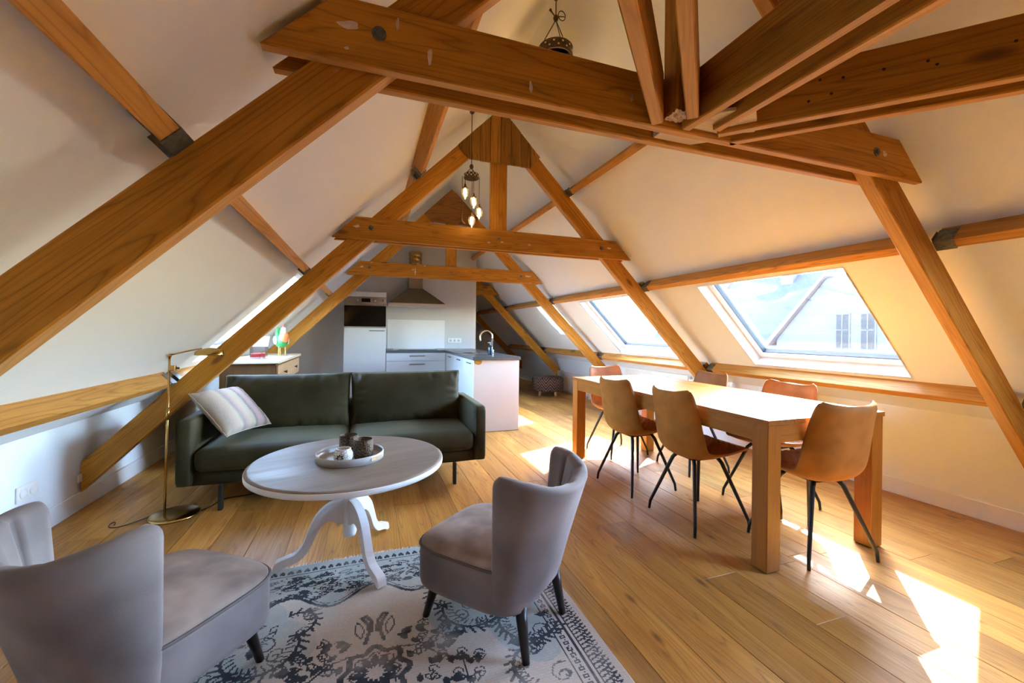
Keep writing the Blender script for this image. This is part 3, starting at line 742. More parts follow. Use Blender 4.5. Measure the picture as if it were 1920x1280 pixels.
# ------------------------------------------------------------------ armchairs (built facing +Y)
def armchair(label, loc, fwd):
    root = empty('armchair', loc, math.atan2(fwd[1], fwd[0])-math.pi/2); tag(root, label, 'armchair', 'pair of velvet cocktail chairs')
    if 'shell' not in AC:
        NP, PM, T = 72, math.radians(102), .060
        cols = []
        for i in range(NP+1):
            ph = -PM+2*PM*i/NP; a = abs(ph)/PM
            th = T*math.sqrt(max(0.02, 1-max(0, (a-.90)/.10)**2))
            zt = .640+.050*math.sin(ph)**2-.035*max(0, (a-.86)/.14)**3
            zb = .185
            colp = []
            def pt(h, off):
                W = .232+.030*h; Dp = .095+.105*h+.015*h*h; yc = -.150-.020*h
                nx_, ny_ = math.sin(ph), -math.cos(ph)
                x = (W)*math.copysign(abs(math.sin(ph))**.85, ph); y = yc+(-Dp*math.cos(ph) if abs(ph) < math.pi/2 else (abs(ph)-math.pi/2)*.16)
                return Vector((x-nx_*off, y-ny_*off, 0))
            H = [0, .03, .12, .25, .4, .55, .7, .82, .9, .955]
            for h in H:
                p = pt(h, T/2-th/2+ (.018*(1-h/.06) if h < .06 else 0)); p.z = zb+(zt-zb)*h; colp.append(p)
            for k in range(1, 6):                      # rolled top edge
                an = math.pi*k/6; p = pt(.955+.045*math.sin(an), T/2-th/2*math.cos(an)); p.z = zb+(zt-zb)*(.955+.045*math.sin(an)); colp.append(p)
            ch = abs(math.sin(ph*11/2.0)); gro = .017*(1-min(1, ch*2.0))**1 if abs(ph) < 1.40 else 0
            for h in (.955, .9, .82, .7, .55, .4, .25):
                p = pt(h, T/2+th/2-gro*min(1, h*1.3)+.004*math.sin(math.pi*h)); p.z = zb+(zt-zb)*h; colp.append(p)
            # carry the groove over the rolled edge
            for k in range(13, 15):
                colp[k] += Vector((0, 0, -gro*.45))+Vector((math.sin(ph), -math.cos(ph), 0))*gro*.4
            p = pt(0.2, T/2+th/2-.004); p.z = zb+.02; colp.append(p)
            cols.append(colp)
        AC['shell'] = loft(cols, closed=True, cap=True)
        def outline(s, y0=-.235, yf=.262):
            pts = []
            n = 64; hw0, hw1 = .238, .250; 
            for k in range(n):
                a = 2*math.pi*k/n; c, sn = math.cos(a), math.sin(a)
                e = .42; x = math.copysign(abs(c)**e, c); y = math.copysign(abs(sn)**(e*1.15), sn)
                w_ = hw0+(hw1-hw0)*(y+1)/2; pts.append((x*w_*s, (y0+yf)/2+y*(yf-y0)/2*s))
            return pts
        def rows(spec): return [[Vector((x, y, z)) for x, y in outline(s)] for s, z in spec]
        AC['base'] = loft(rows([(.93, .178), (.985, .186), (1.0, .205), (1.005, .27), (1.0, .325), (.994, .338)]), closed=True, cap=True)
        AC['cush'] = loft(rows([(.99, .337), (.985, .348), (.955, .358), (.88, .368), (.72, .378), (.5, .385), (.25, .388), (.02, .389)]), closed=True, cap=True)
        AC['pipe'] = tube([(x, y, .341) for x, y in outline(1.003)], .0048, 6, None, True)
        AC['leg'] = tube([(0, 0, 0), (0, 0, .1), (0, 0, .2)], [.014, .0185, .023], 14)
    def part(n, key, mat, sm=True):
        if isinstance(AC[key], bmesh.types.BMesh):
            bmesh.ops.recalc_face_normals(AC[key], faces=AC[key].faces); me = bpy.data.meshes.new(n); AC[key].to_mesh(me); AC[key].free(); AC[key] = me
        return obj(n, AC[key], M[mat], root, None, None, sm)
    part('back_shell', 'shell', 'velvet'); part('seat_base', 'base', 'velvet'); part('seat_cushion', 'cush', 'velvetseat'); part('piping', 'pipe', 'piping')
    for sx in (-1, 1):
        for sy in (-1, 1):
            l = part('leg', 'leg', 'blackwood'); top = Vector((sx*.145, sy*.185-(.02 if sy < 0 else 0), .2)); ft = Vector((sx*.160, sy*.240, .0085 if loc[2] == 0 else 0))
            d = (top-ft); l.location = ft; l.rotation_euler = d.to_track_quat('Z', 'Y').to_euler(); l.scale = (1, 1, d.length/.2)
    return root
AC = {}
armchair('mauve velvet armchair at the bottom left edge of the view', (-.620, 1.603, 0), (.58, .81))
armchair('mauve velvet armchair seen from behind between coffee table and dining table', (.5225, 1.6725, 0), (-.64, .768))

# ------------------------------------------------------------------ coffee table
ct = empty('coffee_table', (-.074, 2.326, 0)); tag(ct, 'round pedestal coffee table with grey wooden top and white legs', 'coffee table')
obj('table_top', lathe([(0, .498), (.44, .498), (.466, .503), (.474, .512), (.474, .522), (.468, .530), (.455, .532), (0, .532)], 96), M['greytop'], ct, None, (0, 0, .35), True)
obj('top_rim', lathe([(.4710, .4985), (.4752, .5015), (.4760, .512), (.4752, .522), (.4735, .5255), (.4725, .513)], 96, cap=False), M['whiteleg'], ct, None, None, True)
obj('column', lathe([(0, .13), (.030, .13), (.034, .145), (.034, .30), (.036, .325), (.050, .345), (.053, .362), (.047, .378), (.042, .385), (.050, .395), (.055, .410), (.048, .424), (.044, .432), (.055, .445), (.060, .465), (.075, .490), (.10, .498), (0, .498)], 32), M['whiteleg'], ct, None, None, True)
legp = [(.020, .325), (.060, .322), (.115, .300), (.165, .250), (.195, .185), (.220, .120), (.255, .080), (.300, .066), (.340, .050), (.352, .022), (.350, .0085), (.330, .0085), (.318, .018), (.285, .030), (.235, .046), (.190, .090), (.163, .150), (.135, .200), (.095, .225), (.055, .205), (.020, .195)]
def smooth2(P_, n=3):
    out = []
    m_ = len(P_)
    for i in range(m_-1):
        for k in range(n): out.append(crom(P_, (i+k/n)/(m_-1)))
    return out+[P_[-1]]
for a in (-64, 56, 176+6):
    lg = obj('leg', prism(smooth2(legp), -.021, .021, .006, 2), M['whiteleg'], ct, None, (0, 0, math.radians(a)))
# tray and candle holders
tr = empty('serving_tray', (-.075, 2.32, .5325)); tag(tr, 'round grey tray with low rim on the coffee table', 'tray')
obj('tray_floor', lathe([(0, 0), (.158, 0), (.160, .003), (.156, .006), (0, .006)], 64), M['traywood'], tr, None, None, True)
obj('tray_rim', lathe([(.157, .001), (.166, .002), (.167, .030), (.165, .0385), (.161, .0385), (.159, .030)], 64, cap=False), M['tray'], tr, None, None, True)
for a in (-40, 160):
    b = prism(rrect(.038, .007, .0065), -.0012, .0012); c, s = math.cos(math.radians(a)), math.sin(math.radians(a))
    obj('grip_slot', b, M['palewood'], tr, (c*.1675, s*.1675, .021), (0, 0, math.radians(a+90)))
def woven(name):
    mt, t, p, out = nodes(name); v = coords(t, (1, 1, 1))
    vo = N(t, 'ShaderNodeTexVoronoi'); t.links.new(v, vo.inputs['Vector']); vo.inputs['Scale'].default_value = 190
    c = mixc(t, maprange(t, vo.outputs['Distance'], .1, .6), (.30, .20, .12), (.035, .02, .012)); t.links.new(c, p.inputs['Base Color']); p.inputs['Roughness'].default_value = .35; p.inputs['Metallic'].default_value = .3
    bump(t, p, vo.outputs['Distance'], .6, -.004); return mt
M['beaded'] = woven('beaded_brown')
def mosaic():
    mt, t, p, out = nodes('white_mosaic'); v = coords(t, (1, 1, 1), False)
    vo = N(t, 'ShaderNodeTexVoronoi'); t.links.new(v, vo.inputs['Vector']); vo.inputs['Scale'].default_value = 110; vo.feature = 'DISTANCE_TO_EDGE'
    c = mixc(t, maprange(t, vo.outputs['Distance'], .03, .09), (.16, .20, .19), (.82, .84, .80)); t.links.new(c, p.inputs['Base Color']); p.inputs['Roughness'].default_value = .25; return mt
M['mosaic'] = mosaic()
def candle(loc, label, kind):
    r_ = empty('candle_holder', loc); tag(r_, label, 'candle holder', 'candle holders on the tray')
    if kind == 'mosaic':
        obj('bowl', lathe([(0, 0), (.026, 0), (.040, .010), (.0465, .030), (.0455, .048), (.038, .062), (.034, .066), (.034, .070), (.030, .070), (.030, .062), (.038, .045), (.036, .02), (0, .008)], 40), M['mosaic'], r_, None, None, True)
        obj('rim', lathe([(.0335, .064), (.0365, .066), (.0365, .0705), (.030, .0715), (.0295, .066)], 40, cap=False), M['whiteleg'], r_, None, None, True)
        d = Vector((-loc[0], -loc[1], 0)).normalized(); d = (Matrix.Rotation(-.35, 3, 'Z') @ d)
        for k in range(8):                                # star of dark petals
            a = k*math.pi/4
            b = prism([(0, .006), (.0042, .012), (0, .020), (-.0042, .012)], -.0008, .0008)
            pz = .033; side_ = Vector((-d.y, d.x, 0))
            o = obj('petal', b, M['darkgap'], r_); 
            rotm = Matrix((side_, d, Vector((0, 0, 1)))).transposed().to_4x4() @ Matrix.Rotation(a, 4, 'Y')
            o.matrix_local = Matrix.Translation(Vector((0, 0, pz))+d*.0462) @ rotm
    else:
        obj('cup', lathe([(0, 0), (.043, 0), (.046, .004), (.049, .05), (.048, .085), (.0465, .096), (.044, .096), (.043, .05), (.041, .008), (0, .008)], 40), M['beaded'], r_, None, None, True)
        obj('rim', lathe([(.0455, .0945), (.0475, .0955), (.0465, .099), (.0435, .099), (.0435, .0945)], 40, cap=False), M['bronze'], r_, None, None, True)
    return r_
candle((-.105, 2.235, .539), 'small white mosaic candle holder with dark star on the tray', 'mosaic')
candle((-.010, 2.285, .539), 'brown beaded candle holder, nearer one on the tray', 'b')
candle((-.085, 2.395, .539), 'brown beaded candle holder, rear one behind the white mosaic holder', 'b')

# ------------------------------------------------------------------ sofa
sf = empty('sofa', (-.12, 3.62, 0)); tag(sf, 'long dark olive velvet sofa with two back cushions', 'sofa')
def sp(n, bm, loc, rot=None, mat='sofa', sm=True, par=None): return obj(n, bm, M[mat], par or sf, (loc[0]+.12-(0 if par is None else .12), loc[1]-3.62, loc[2]) if par is None else loc, rot, sm)
sp('base', soft_box(.985, .40, .050, .012, 10, 8, 2), (-.12, 3.64, .215))
sp('back_panel', soft_box(1.035, .055, .215, .03, 12, 4, 6), (-.12, 4.02, .385))
for sx in (-1, 1):
    sp('arm', soft_box(.050, .428, .218, .030, 6, 16, 10, (.006, .004, .004)), (-.12+sx*.988, 3.632, .388))
for cx, hw_, sd_ in ((-.592, .463, 3), (.348, .470, 8)):
    c_ = sp('seat_cushion', soft_box(hw_, .345, .0745, .042, 26, 18, 6, (.004, .010, .022), .0022, sd_), (cx, 3.545, .334))
    pts = rrect(hw_-.006, .338, .035, 5); 
    b, rim = pillow(hw_+.002, .226, .102, 44, .022, .0095, sd_+20, .34)
    bc = sp('back_cushion', b, (cx, 3.815, .612), (math.radians(78), 0, 0))
    obj('seam', tube(rim, .0035, 6, None, True), M['sofa'], bc, None, None, True)
for x in (-.905, .665):
    for y in (3.235, 3.98): sp('leg', box(-.012, .012, -.02, .02, 0, .168, .002), (x, y, 0), None, 'blackmetal', False)
# patterned pillow leaning on the left arm
def kilim_stripes():
    mt, t, p, out = nodes('faded_kilim'); tc = N(t, 'ShaderNodeTexCoord'); sx = N(t, 'ShaderNodeSeparateXYZ'); t.links.new(tc.outputs['Object'], sx.inputs[0])
    ns = noise(t, scaled(t, tc.outputs['Object'], (18, 18, 18)), 1, 3)
    pos = mathn(t, 'ADD', maprange(t, sx.outputs['Y'], -.21, .21), mathn(t, 'MULTIPLY', mathn(t, 'SUBTRACT', ns, .5), .05))
    cr = N(t, 'ShaderNodeValToRGB'); t.links.new(pos, cr.inputs[0]); cr.color_ramp.interpolation = 'LINEAR'
    stops = [(0, (0.375, 0.292, 0.207)), (.08, (0.322, 0.244, 0.164)), (.13, (0.064, 0.047, 0.042)), (.17, (0.253, 0.164, 0.140)), (.22, (0.419, 0.282, 0.272)), (.30, (0.465, 0.292, 0.292)), (.36, (0.164, 0.164, 0.173)), (.40, (0.488, 0.419, 0.322)), (.50, (0.536, 0.465, 0.354)), (.58, (0.465, 0.312, 0.312)), (.64, (0.272, 0.253, 0.244)), (.70, (0.536, 0.465, 0.364)), (.82, (0.465, 0.354, 0.302)), (.90, (0.354, 0.312, 0.272)), (1, (0.512, 0.442, 0.333))]
    el = cr.color_ramp.elements
    while len(el) > 1: el.remove(el[0])
    el[0].position = 0; el[0].color = (*stops[0][1], 1)
    for q, c in stops[1:]: e = el.new(q); e.color = (*c, 1)
    f2 = noise(t, scaled(t, tc.outputs['Object'], (160, 160, 160)), 1, 2)
    c = mixc(t, maprange(t, f2, .35, .65, 0, .45), cr.outputs[0], (.50, .44, .38)); t.links.new(c, p.inputs['Base Color']); p.inputs['Roughness'].default_value = .9
    bump(t, p, f2, .35, .004); return mt
M['kilim'] = kilim_stripes()
TLc, TRc, BRc, BLc = Vector((-1.13, 3.49, .70)), Vector((-1.00, 3.76, .70)), Vector((-.73, 3.68, .44)), Vector((-.93, 3.30, .445))
cen = (TLc+TRc+BRc+BLc)/4; ex_ = ((TRc+BRc)-(TLc+BLc)).normalized(); ey_ = ((TLc+TRc)-(BLc+BRc)); ey_ = (ey_-ex_*ey_.dot(ex_)).normalized(); ez_ = ex_.cross(ey_)
tp = empty('throw_pillow', (0, 0, 0)); tag(tp, 'faded pink and beige striped pillow against the left sofa arm', 'pillow')
tp.matrix_world = Matrix((ey_, -ex_, ez_)).transposed().to_4x4(); tp.location = cen+ez_*.035+Vector((.0, 0, .012))
b, rim = pillow(.205, .215, .072, 26, .07, .003, 5, .42); obj('cover', b, M['kilim'], tp, None, None, True); obj('seam', tube(rim, .0022, 6, None, True), M['rugedge'], tp, None, None, True)

# ------------------------------------------------------------------ floor lamp
fl_ = empty('floor_lamp', (-1.149, 3.217, 0)); tag(fl_, 'slim brass reading lamp standing left of the sofa', 'floor lamp')
obj('base', lathe([(0, 0), (.130, 0), (.136, .004), (.136, .012), (.128, .017), (.05, .020), (0, .020)], 56), M['brass'], fl_, None, None, True)
obj('pole', tube([(-.048, -.02, .018), (-.040, -.02, .50), (-.030, -.02, 1.03)], [.0075, .0075, .006], 12), M['brass'], fl_, None, None, True)
obj('sleeve', tube([(-.0375, -.02, .62), (-.036, -.02, .70)], .0095, 12), M['brass'], fl_, None, None, True)
obj('pole_cap', tube([(-.030, -.02, 1.018), (-.030, -.02, 1.040)], .010, 12), M['brass'], fl_, None, None, True)
sw = obj('dimmer_box', box(-.030, .004, -.032, -.008, .930, .965, .003), M['brass'], fl_); obj('dimmer_knob', tube([(.004, -.02, .947), (.022, -.02, .947)], .006, 10), M['blackmetal'], sw, None, None, True)
obj('arm', tube([(-.030, -.02, 1.030), (.06, -.02, 1.055), (.140, -.02, 1.073)], .0048, 10), M['brass'], fl_, None, None, True)
sh = []
for i in range(15):
    a = -math.pi/2+math.pi*i/14; sh.append([Vector((.105+.155*k/10, -.02+.048*math.sin(a)*math.sin(math.pi*(.12+.80*k/10)), 1.030+.050*math.cos(a)*math.sin(math.pi*(.15+.6*k/10))+.006*k/10*-1)) for k in range(11)])
o = obj('shade', loft(sh), M['brass'], fl_, None, None, True); md = o.modifiers.new('t', 'SOLIDIFY'); md.thickness = .0016
obj('bulb', tube([(.16, -.02, 1.040), (.215, -.02, 1.040)], .010, 10), M['plastic'], fl_, None, None, True)
cb = []
for k in range(40):
    t_ = k/39; cb.append((-1.285-.18*t_+.05*math.sin(7*t_), 3.235-.10*t_+.06*math.sin(9*t_), .0045))
cc = tag(obj('lamp_cable', tube(cb, .003, 6), M['cable'], None, None, None, True), 'thin dark cable trailing from the brass lamp base to the wall', 'cable')
cb = [(-1.02, 3.24, .0045), (-.98, 3.30, .005), (-.93, 3.42, .005), (-.80, 3.45, .005), (-.70, 3.52, .005), (-.62, 3.66, .005)]
tag(obj('loose_cable', tube(smooth2(cb, 5), .0038, 6), M['cable'], None, None, None, True), 'dark cable lying on the floor under the sofa', 'cable')
# ------------------------------------------------------------------ dining table
TX0, TX1, TY0, TY1, TH = 1.895, 2.795, 1.525, 3.62, .772
dt = empty('dining_table', ((TX0+TX1)/2, (TY0+TY1)/2, 0)); tag(dt, 'long solid wood dining table in the sun under the skylight', 'dining table')
cx, cy = dt.location.x, dt.location.y
nb = 5
for k in range(nb):
    x0 = TX0+(TX1-TX0)*k/nb; x1 = TX0+(TX1-TX0)*(k+1)/nb
    obj('top_board', box(x0+.0004-cx, x1-.0004-cx, TY0-cy, TY1-cy, TH-.026, TH, .0012), M['table'], dt)
for sx in (0, 1):
    for sy in (0, 1):
        x0 = TX0+.006 if not sx else TX1-.006-.092; y0 = TY0+.006 if not sy else TY1-.006-.092
        lg = obj('leg', box(x0-cx, x0+.092-cx, y0-cy, y0+.092-cy, .004, TH-.026, .003), M['tablev'], dt)
        obj('glide', box(x0+.02-cx, x0+.072-cx, y0+.02-cy, y0+.072-cy, 0, .004), M['blackmetal'], lg)
for x0 in (TX0+.010, TX1-.010-.026): obj('apron', box(x0-cx, x0+.026-cx, TY0+.098-cy, TY1-.098-cy, TH-.118, TH-.026, .002), M['table'], dt)
def apron_end(y0):
    L = TX1-TX0-.196
    obj('apron', box(-.013, .013, -L/2, L/2, TH-.118, TH-.026, .002), M['table'], dt, (0, y0-cy, 0), (0, 0, math.pi/2))
apron_end(TY0+.023); apron_end(TY1-.023)

# ------------------------------------------------------------------ dining chairs (built facing +Y)
CP = [(.225, .462), (.205, .476), (.14, .468), (.04, .446), (-.07, .434), (-.145, .442), (-.190, .486), (-.212, .56), (-.228, .65), (-.246, .75), (-.268, .845)]
CW = [.168, .196, .215, .226, .231, .233, .232, .228, .220, .209, .196]
CC = [.006, .010, .018, .030, .044, .058, .066, .066, .063, .058, .050]
def chair_pt(s, t, off):
    y, z = crom(CP, s); e = .004
    y1, z1 = crom(CP, min(1, s+e)); y0, z0 = crom(CP, max(0, s-e)); dy, dz = y1-y0, z1-z0; L = math.hypot(dy, dz) or 1
    ny_, nz_ = -(-dz)/L*-1, -(dy)/L                        # towards the sitter
    ny_, nz_ = dz/L, -dy/L
    w_ = crom([(a, 0) for a in CW], s)[0]; c = crom([(a, 0) for a in CC], s)[0]
    # round the two top and the two front corners
    k = max(0, (s-.93)/.07); w_ *= 1-.16*k**3; k = max(0, (.06-s)/.06); w_ *= 1-.22*k**2
    lift = c*abs(t)**2.4
    x = w_*t*(1-.04*abs(t)**3)
    p = Vector((x, y+ny_*(lift+off), z+nz_*(lift+off)))
    if s > .9: p.z += .008*(s-.9)/.1*(abs(t)**3)
    return p
def chair_shell():
    n, m_ = 44, 18; rows = []
    for i in range(n+1):
        s = i/n; ins = [chair_pt(s, -1+2*j/m_, 0) for j in range(m_+1)]; out = [chair_pt(s, -1+2*j/m_, -.020*(1-.55*abs(-1+2*j/m_)**4)*min(1, min(s, 1-s)*16+.45)) for j in range(m_, -1, -1)]
        rows.append(ins+out)
    return loft(rows, closed=True, cap=True)
def chair_pad():
    n, m_ = 110, 60; rows = []
    for i in range(n+1):
        s = .012+.976*i/n; row_ = []
        for j in range(m_+1):
            t = (-1+2*j/m_)*.965
            lx = t*.22; ls = s*.78
            q = 0.0
            edge = min(1, (1-abs(t)/.965)*9)*min(1, s*14)*min(1, (1-s)*14)
            if s < .80 and abs(t) < .80:
                a = (ls+lx*1.0)/.052; b_ = (ls-lx*1.0)/.052
                da = abs(a-round(a)); db = abs(b_-round(b_)); q = .0075*min(1, da*3.2)*min(1, db*3.2)
            else: q = .0055
            row_.append(chair_pt(s, t, .0015+(.0035+q)*edge))
        rows.append(row_)
    return loft(rows)
def leg_mesh():
    return None
CH = {}
def dining_chair(label, loc, rz):
    root = empty('dining_chair', loc, rz); tag(root, label, 'dining chair', 'cognac leather dining chairs')
    if not CH:
        for k, bm in (('shell', chair_shell()), ('pad', chair_pad())):
            bmesh.ops.recalc_face_normals(bm, faces=bm.faces); me = bpy.data.meshes.new(k); bm.to_mesh(me); bm.free(); CH[k] = me
        b = bmesh.new(); b = tube([chair_pt(.02+.96*k/60, -.985, .002) for k in range(61)]+[chair_pt(.985, -.985+1.97*k/20, .002) for k in range(1, 20)]+[chair_pt(.98-.96*k/60, .985, .002) for k in range(61)], .0042, 6)
        me = bpy.data.meshes.new('edge_piping'); b.to_mesh(me); b.free(); CH['pipe'] = me
        b = bmesh.new()
        b = box(-.085, .085, -.11, .09, .405, .413, .002, 1, b)
        me = bpy.data.meshes.new('underframe'); b.to_mesh(me); b.free(); CH['under'] = me
        for sx in (-1, 1):
            for sy in (-1, 1):
                b = tube([(sx*.075, sy*.09-.01, .415), (sx*.10, sy*.105-.01, .385), (sx*.215, sy*.200-.005, .055), (sx*.219, sy*.205-.005, .004)], [.0125, .0125, .0098, .0085], 10)
                me = bpy.data.meshes.new('leg'); bmesh.ops.recalc_face_normals(b, faces=b.faces); b.to_mesh(me); b.free(); CH['leg', sx, sy] = me
    obj('shell', CH['shell'], M['leather'], root, None, None, True); obj('quilted_pad', CH['pad'], M['leatherin'], root, None, None, True)
    obj('edge_piping', CH['pipe'], M['leatherin'], root, None, None, True); obj('underframe', CH['under'], M['blackmetal'], root)
    for sx in (-1, 1):
        for sy in (-1, 1): obj('leg', CH['leg', sx, sy], M['blackmetal'], root, None, None, True)
    return root
hp = math.pi/2
dining_chair('tan leather chair at the near head of the dining table', (2.385, 1.665, 0), math.radians(-8))
dining_chair('tan leather chair on the sofa side, nearer of the two turned away', (2.050, 2.150, 0), -hp+math.radians(-2))
dining_chair('tan leather chair on the sofa side, farther of the two turned away', (2.030, 2.780, 0), -hp+math.radians(3))
dining_chair('brown leather chair on the window side, nearer one below the large skylight', (2.735, 2.190, 0), hp+math.radians(4))
dining_chair('brown leather chair on the window side, farther one beside the second truss', (2.770, 2.985, 0), hp+math.radians(-3))
dining_chair('brown leather chair at the far head of the dining table', (2.40, 3.60, 0), math.pi+math.radians(4))

# ------------------------------------------------------------------ kitchen
KF = 6.641                                                 # front plane of the back run
tc_ = empty('oven_cabinet', (-.024, 6.94, 0)); tag(tc_, 'tall white kitchen cabinet holding the oven, left of the hob', 'cabinet')
ox, oy = -.024, 6.94
def kb(n, x0, x1, y0, y1, z0, z1, mat, par, bv=.0015, o_=None):
    r_ = par
    while r_.parent: r_ = r_.parent
    return obj(n, box(x0-r_.location.x, x1-r_.location.x, y0-r_.location.y, y1-r_.location.y, z0-r_.location.z, z1-r_.location.z, bv), M[mat], par)
kb('carcass', -.327, .278, KF+.02, KY-.002, .0, 1.785, 'kitchen', tc_)
kb('top_panel', -.325, .276, KF, KF+.02, 1.712, 1.785, 'kitchen', tc_)
d_ = kb('door', -.325, .276, KF, KF+.02, .14, 1.240, 'kitchen', tc_); kb('handle', .03, .255, KF-.028, KF-.020, 1.192, 1.206, 'handle', d_)
kb('plinth', -.325, .276, KF+.05, KF+.06, 0, .135, 'kitchen', tc_)
ov = empty('oven', (-.024, 6.64, 1.25)); tag(ov, 'built in steel oven with black glass door', 'oven')
kb('control_panel', -.322, .273, KF-.012, KF+.019, 1.605, 1.708, 'ovensteel', ov)
dr = kb('door_glass', -.322, .273, KF-.014, KF+.019, 1.262, 1.572, 'blackglass', ov)
kb('inner_window', -.225, .185, KF-.0155, KF-.0138, 1.30, 1.525, 'blackglass', dr, 0)
kb('handle_bar', -.318, .269, KF-.045, KF-.028, 1.575, 1.590, 'ovensteel', ov, .004)
kb('lower_trim', -.322, .273, KF-.012, KF+.019, 1.243, 1.262, 'ovensteel', ov); kb('top_trim', -.322, .273, KF-.010, KF+.019, 1.572, 1.604, 'ovensteel', ov)
kb('display', -.08, .045, KF-.0135, KF-.0118, 1.628, 1.685, 'blackglass', ov, 0)
for x in (-.145, .105, .235): obj('knob', tube([(0, 0, 0), (0, -.022, 0)], [.019, .016], 18), M['ovensteel'], ov, (x+.024, KF-.012-6.64, 1.657-1.25), None, True)
# drawer unit
du = empty('drawer_unit', (.74, 6.94, 0)); tag(du, 'white base unit with two steel handled drawers under the hob', 'cabinet')
kb('carcass', .281, 1.199, KF+.02, KY-.002, 0, .862, 'kitchen', du)
for z0, z1 in ((.735, .858), (.455, .728), (.14, .448)):
    q = kb('drawer_front', .284, 1.196, KF, KF+.019, z0, z1, 'kitchen', du)
    if z0 > .4: kb('handle', .63, .87, KF-.030, KF-.022, z1-.052, z1-.038, 'handle', q); [kb('handle_post', x, x+.008, KF-.024, KF+.001, z1-.047, z1-.039, 'handle', q, 0) for x in (.65, .842)]
# peninsula
PX0, PX1, PY0 = 1.201, 1.772, 4.78
pu = empty('peninsula_unit', (1.49, 5.9, 0)); tag(pu, 'white kitchen peninsula with a cream end panel', 'cabinet')
kb('carcass', PX0+.02, PX1, PY0+.02, KY-.002, 0, .862, 'kitchen', pu); kb('end_panel', PX0, PX1, PY0, PY0+.019, .004, .862, 'pencream', pu)
for y0, y1 in ((4.802, 5.40), (5.404, 6.02), (6.024, 6.638)):
    q = kb('door', PX0, PX0+.019, y0, y1, .14, .858, 'kitchen', pu); kb('handle', PX0-.030, PX0-.022, y0+.06, y0+.26 if y0 < 6 else y0+.30, .812, .826, 'handle', q)
kb('plinth', PX0+.05, PX0+.06, PY0+.02, 6.66, 0, .135, 'kitchen', pu)
wt = empty('worktop', (1.3, 6.5, .862)); tag(wt, 'dark slate L shaped kitchen worktop', 'worktop')
b = slab([(.281-1.3, KF-.022-6.5), (PX0-.02-1.3, KF-.022-6.5), (PX0-.02-1.3, PY0-.02-6.5), (PX1+.012-1.3, PY0-.02-6.5), (PX1+.012-1.3, KY-.002-6.5), (.281-1.3, KY-.002-6.5)], 0, .040, .002)
obj('slab', b, M['worktop'], wt)
hb = tag(obj('hob', box(.40, 1.08, 6.70, 7.16, .9022, .9085, .002), M['blackglass']), 'flat black glass hob on the worktop', 'hob')
ut = tag(obj('hob_scraper', box(.34, .46, 6.655, 6.70, .9022, .9085, .001), M['steel']), 'thin steel strip at the left end of the hob', 'scraper')
sk = empty('sink', (1.42, 5.62, .9025)); tag(sk, 'steel sink set into the peninsula worktop', 'sink')
obj('rim', box(-.19, .15, -.25, .25, 0, .0025, .001), M['steel'], sk); obj('bowl', lathe([(0, .0027), (.135, .0027), (.140, .0045), (.143, .0027)], 40), M['hoodsteel'], sk, (-.02, 0, 0), None, True); obj('drain', lathe([(0, .003), (.03, .003), (.034, .0055), (.036, .003)], 24), M['chrome'], sk, None, None, True)
fc = empty('kitchen_tap', (1.620, 5.45, .9025)); tag(fc, 'tall chrome swan neck tap on the peninsula', 'tap')
obj('base', lathe([(0, 0), (.027, 0), (.027, .05), (.022, .055), (0, .055)], 20), M['chrome'], fc, None, None, True)
nk = [(0, 0, .05), (.004, 0, .22)]+[(-.083+.087*math.cos(a), 0, .225+.087*math.sin(a)) for a in [math.pi*k/14 for k in range(0, 15)]]+[(-.168, 0, .19), (-.160, 0, .175)]
obj('neck', tube(nk, .0125, 12), M['chrome'], fc, None, None, True); obj('lever', tube([(0, -.02, .035), (-.02, -.09, .045)], .006, 8), M['chrome'], fc, None, None, True)
sb = empty('soap_bottle', (1.53, 5.22, .9025)); tag(sb, 'dark blue soap dispenser standing beside the tap', 'bottle')
obj('bottle', lathe([(0, 0), (.030, 0), (.033, .01), (.033, .095), (.026, .112), (.012, .118), (.012, .125), (0, .125)], 24), M['soap'], sb, None, None, True); obj('pump', tube([(0, 0, .122), (0, 0, .155), (-.03, -.012, .157)], .0055, 8), M['plastic'], sb, None, None, True)
bs = tag(obj('splashback', box(.325, 1.283, KY-.012, KY-.0005, .905, 1.392, .001), M['splash'] if 'splash' in M else M['steel']), 'pale steel splashback panel behind the hob', 'splashback')
hd = empty('cooker_hood', (.76, 7.0, 1.60)); tag(hd, 'steel chimney cooker hood above the hob', 'cooker hood')
def quad_frustum(x0, x1, y0, y1, z0, X0, X1, Y0, Y1, z1, bm=None):
    return loft([[Vector(p) for p in ((x0, y0, z0), (x1, y0, z0), (x1, y1, z0), (x0, y1, z0))], [Vector(p) for p in ((X0, Y0, z1), (X1, Y0, z1), (X1, Y1, z1), (X0, Y1, z1))]], True, True, bm)
obj('canopy', quad_frustum(-.45, .45, -.24, .235, .045, -.115, .115, .02, .235, .31), M['hoodsteel'], hd); obj('lip', box(-.45, .45, -.24, .235, 0, .045, .002), M['steel'], hd)
obj('chimney', box(-.112, .112, .022, .235, .31, .70, .002), M['hoodsteel'], hd)
for k in range(3): obj('pipe_ring', lathe([(.098, 0), (.108, .02), (.108, .055), (.098, .075)], 28, cap=False), M['brass'], hd, (0, .128, .70+k*.075), None, True)
so = empty('kitchen_socket', (1.46, KY-.012, 1.04)); tag(so, 'triple white power socket on the kitchen wall', 'socket')
obj('plate', box(-.118, .118, -.0, .0115, -.042, .042, .003), M['plastic'], so)
for k in (-1, 0, 1):
    q = obj('outlet', tube([(0, -.002, 0), (0, .004, 0)], .022, 20), M['holeplastic'], so, (k*.072, 0, 0)); 
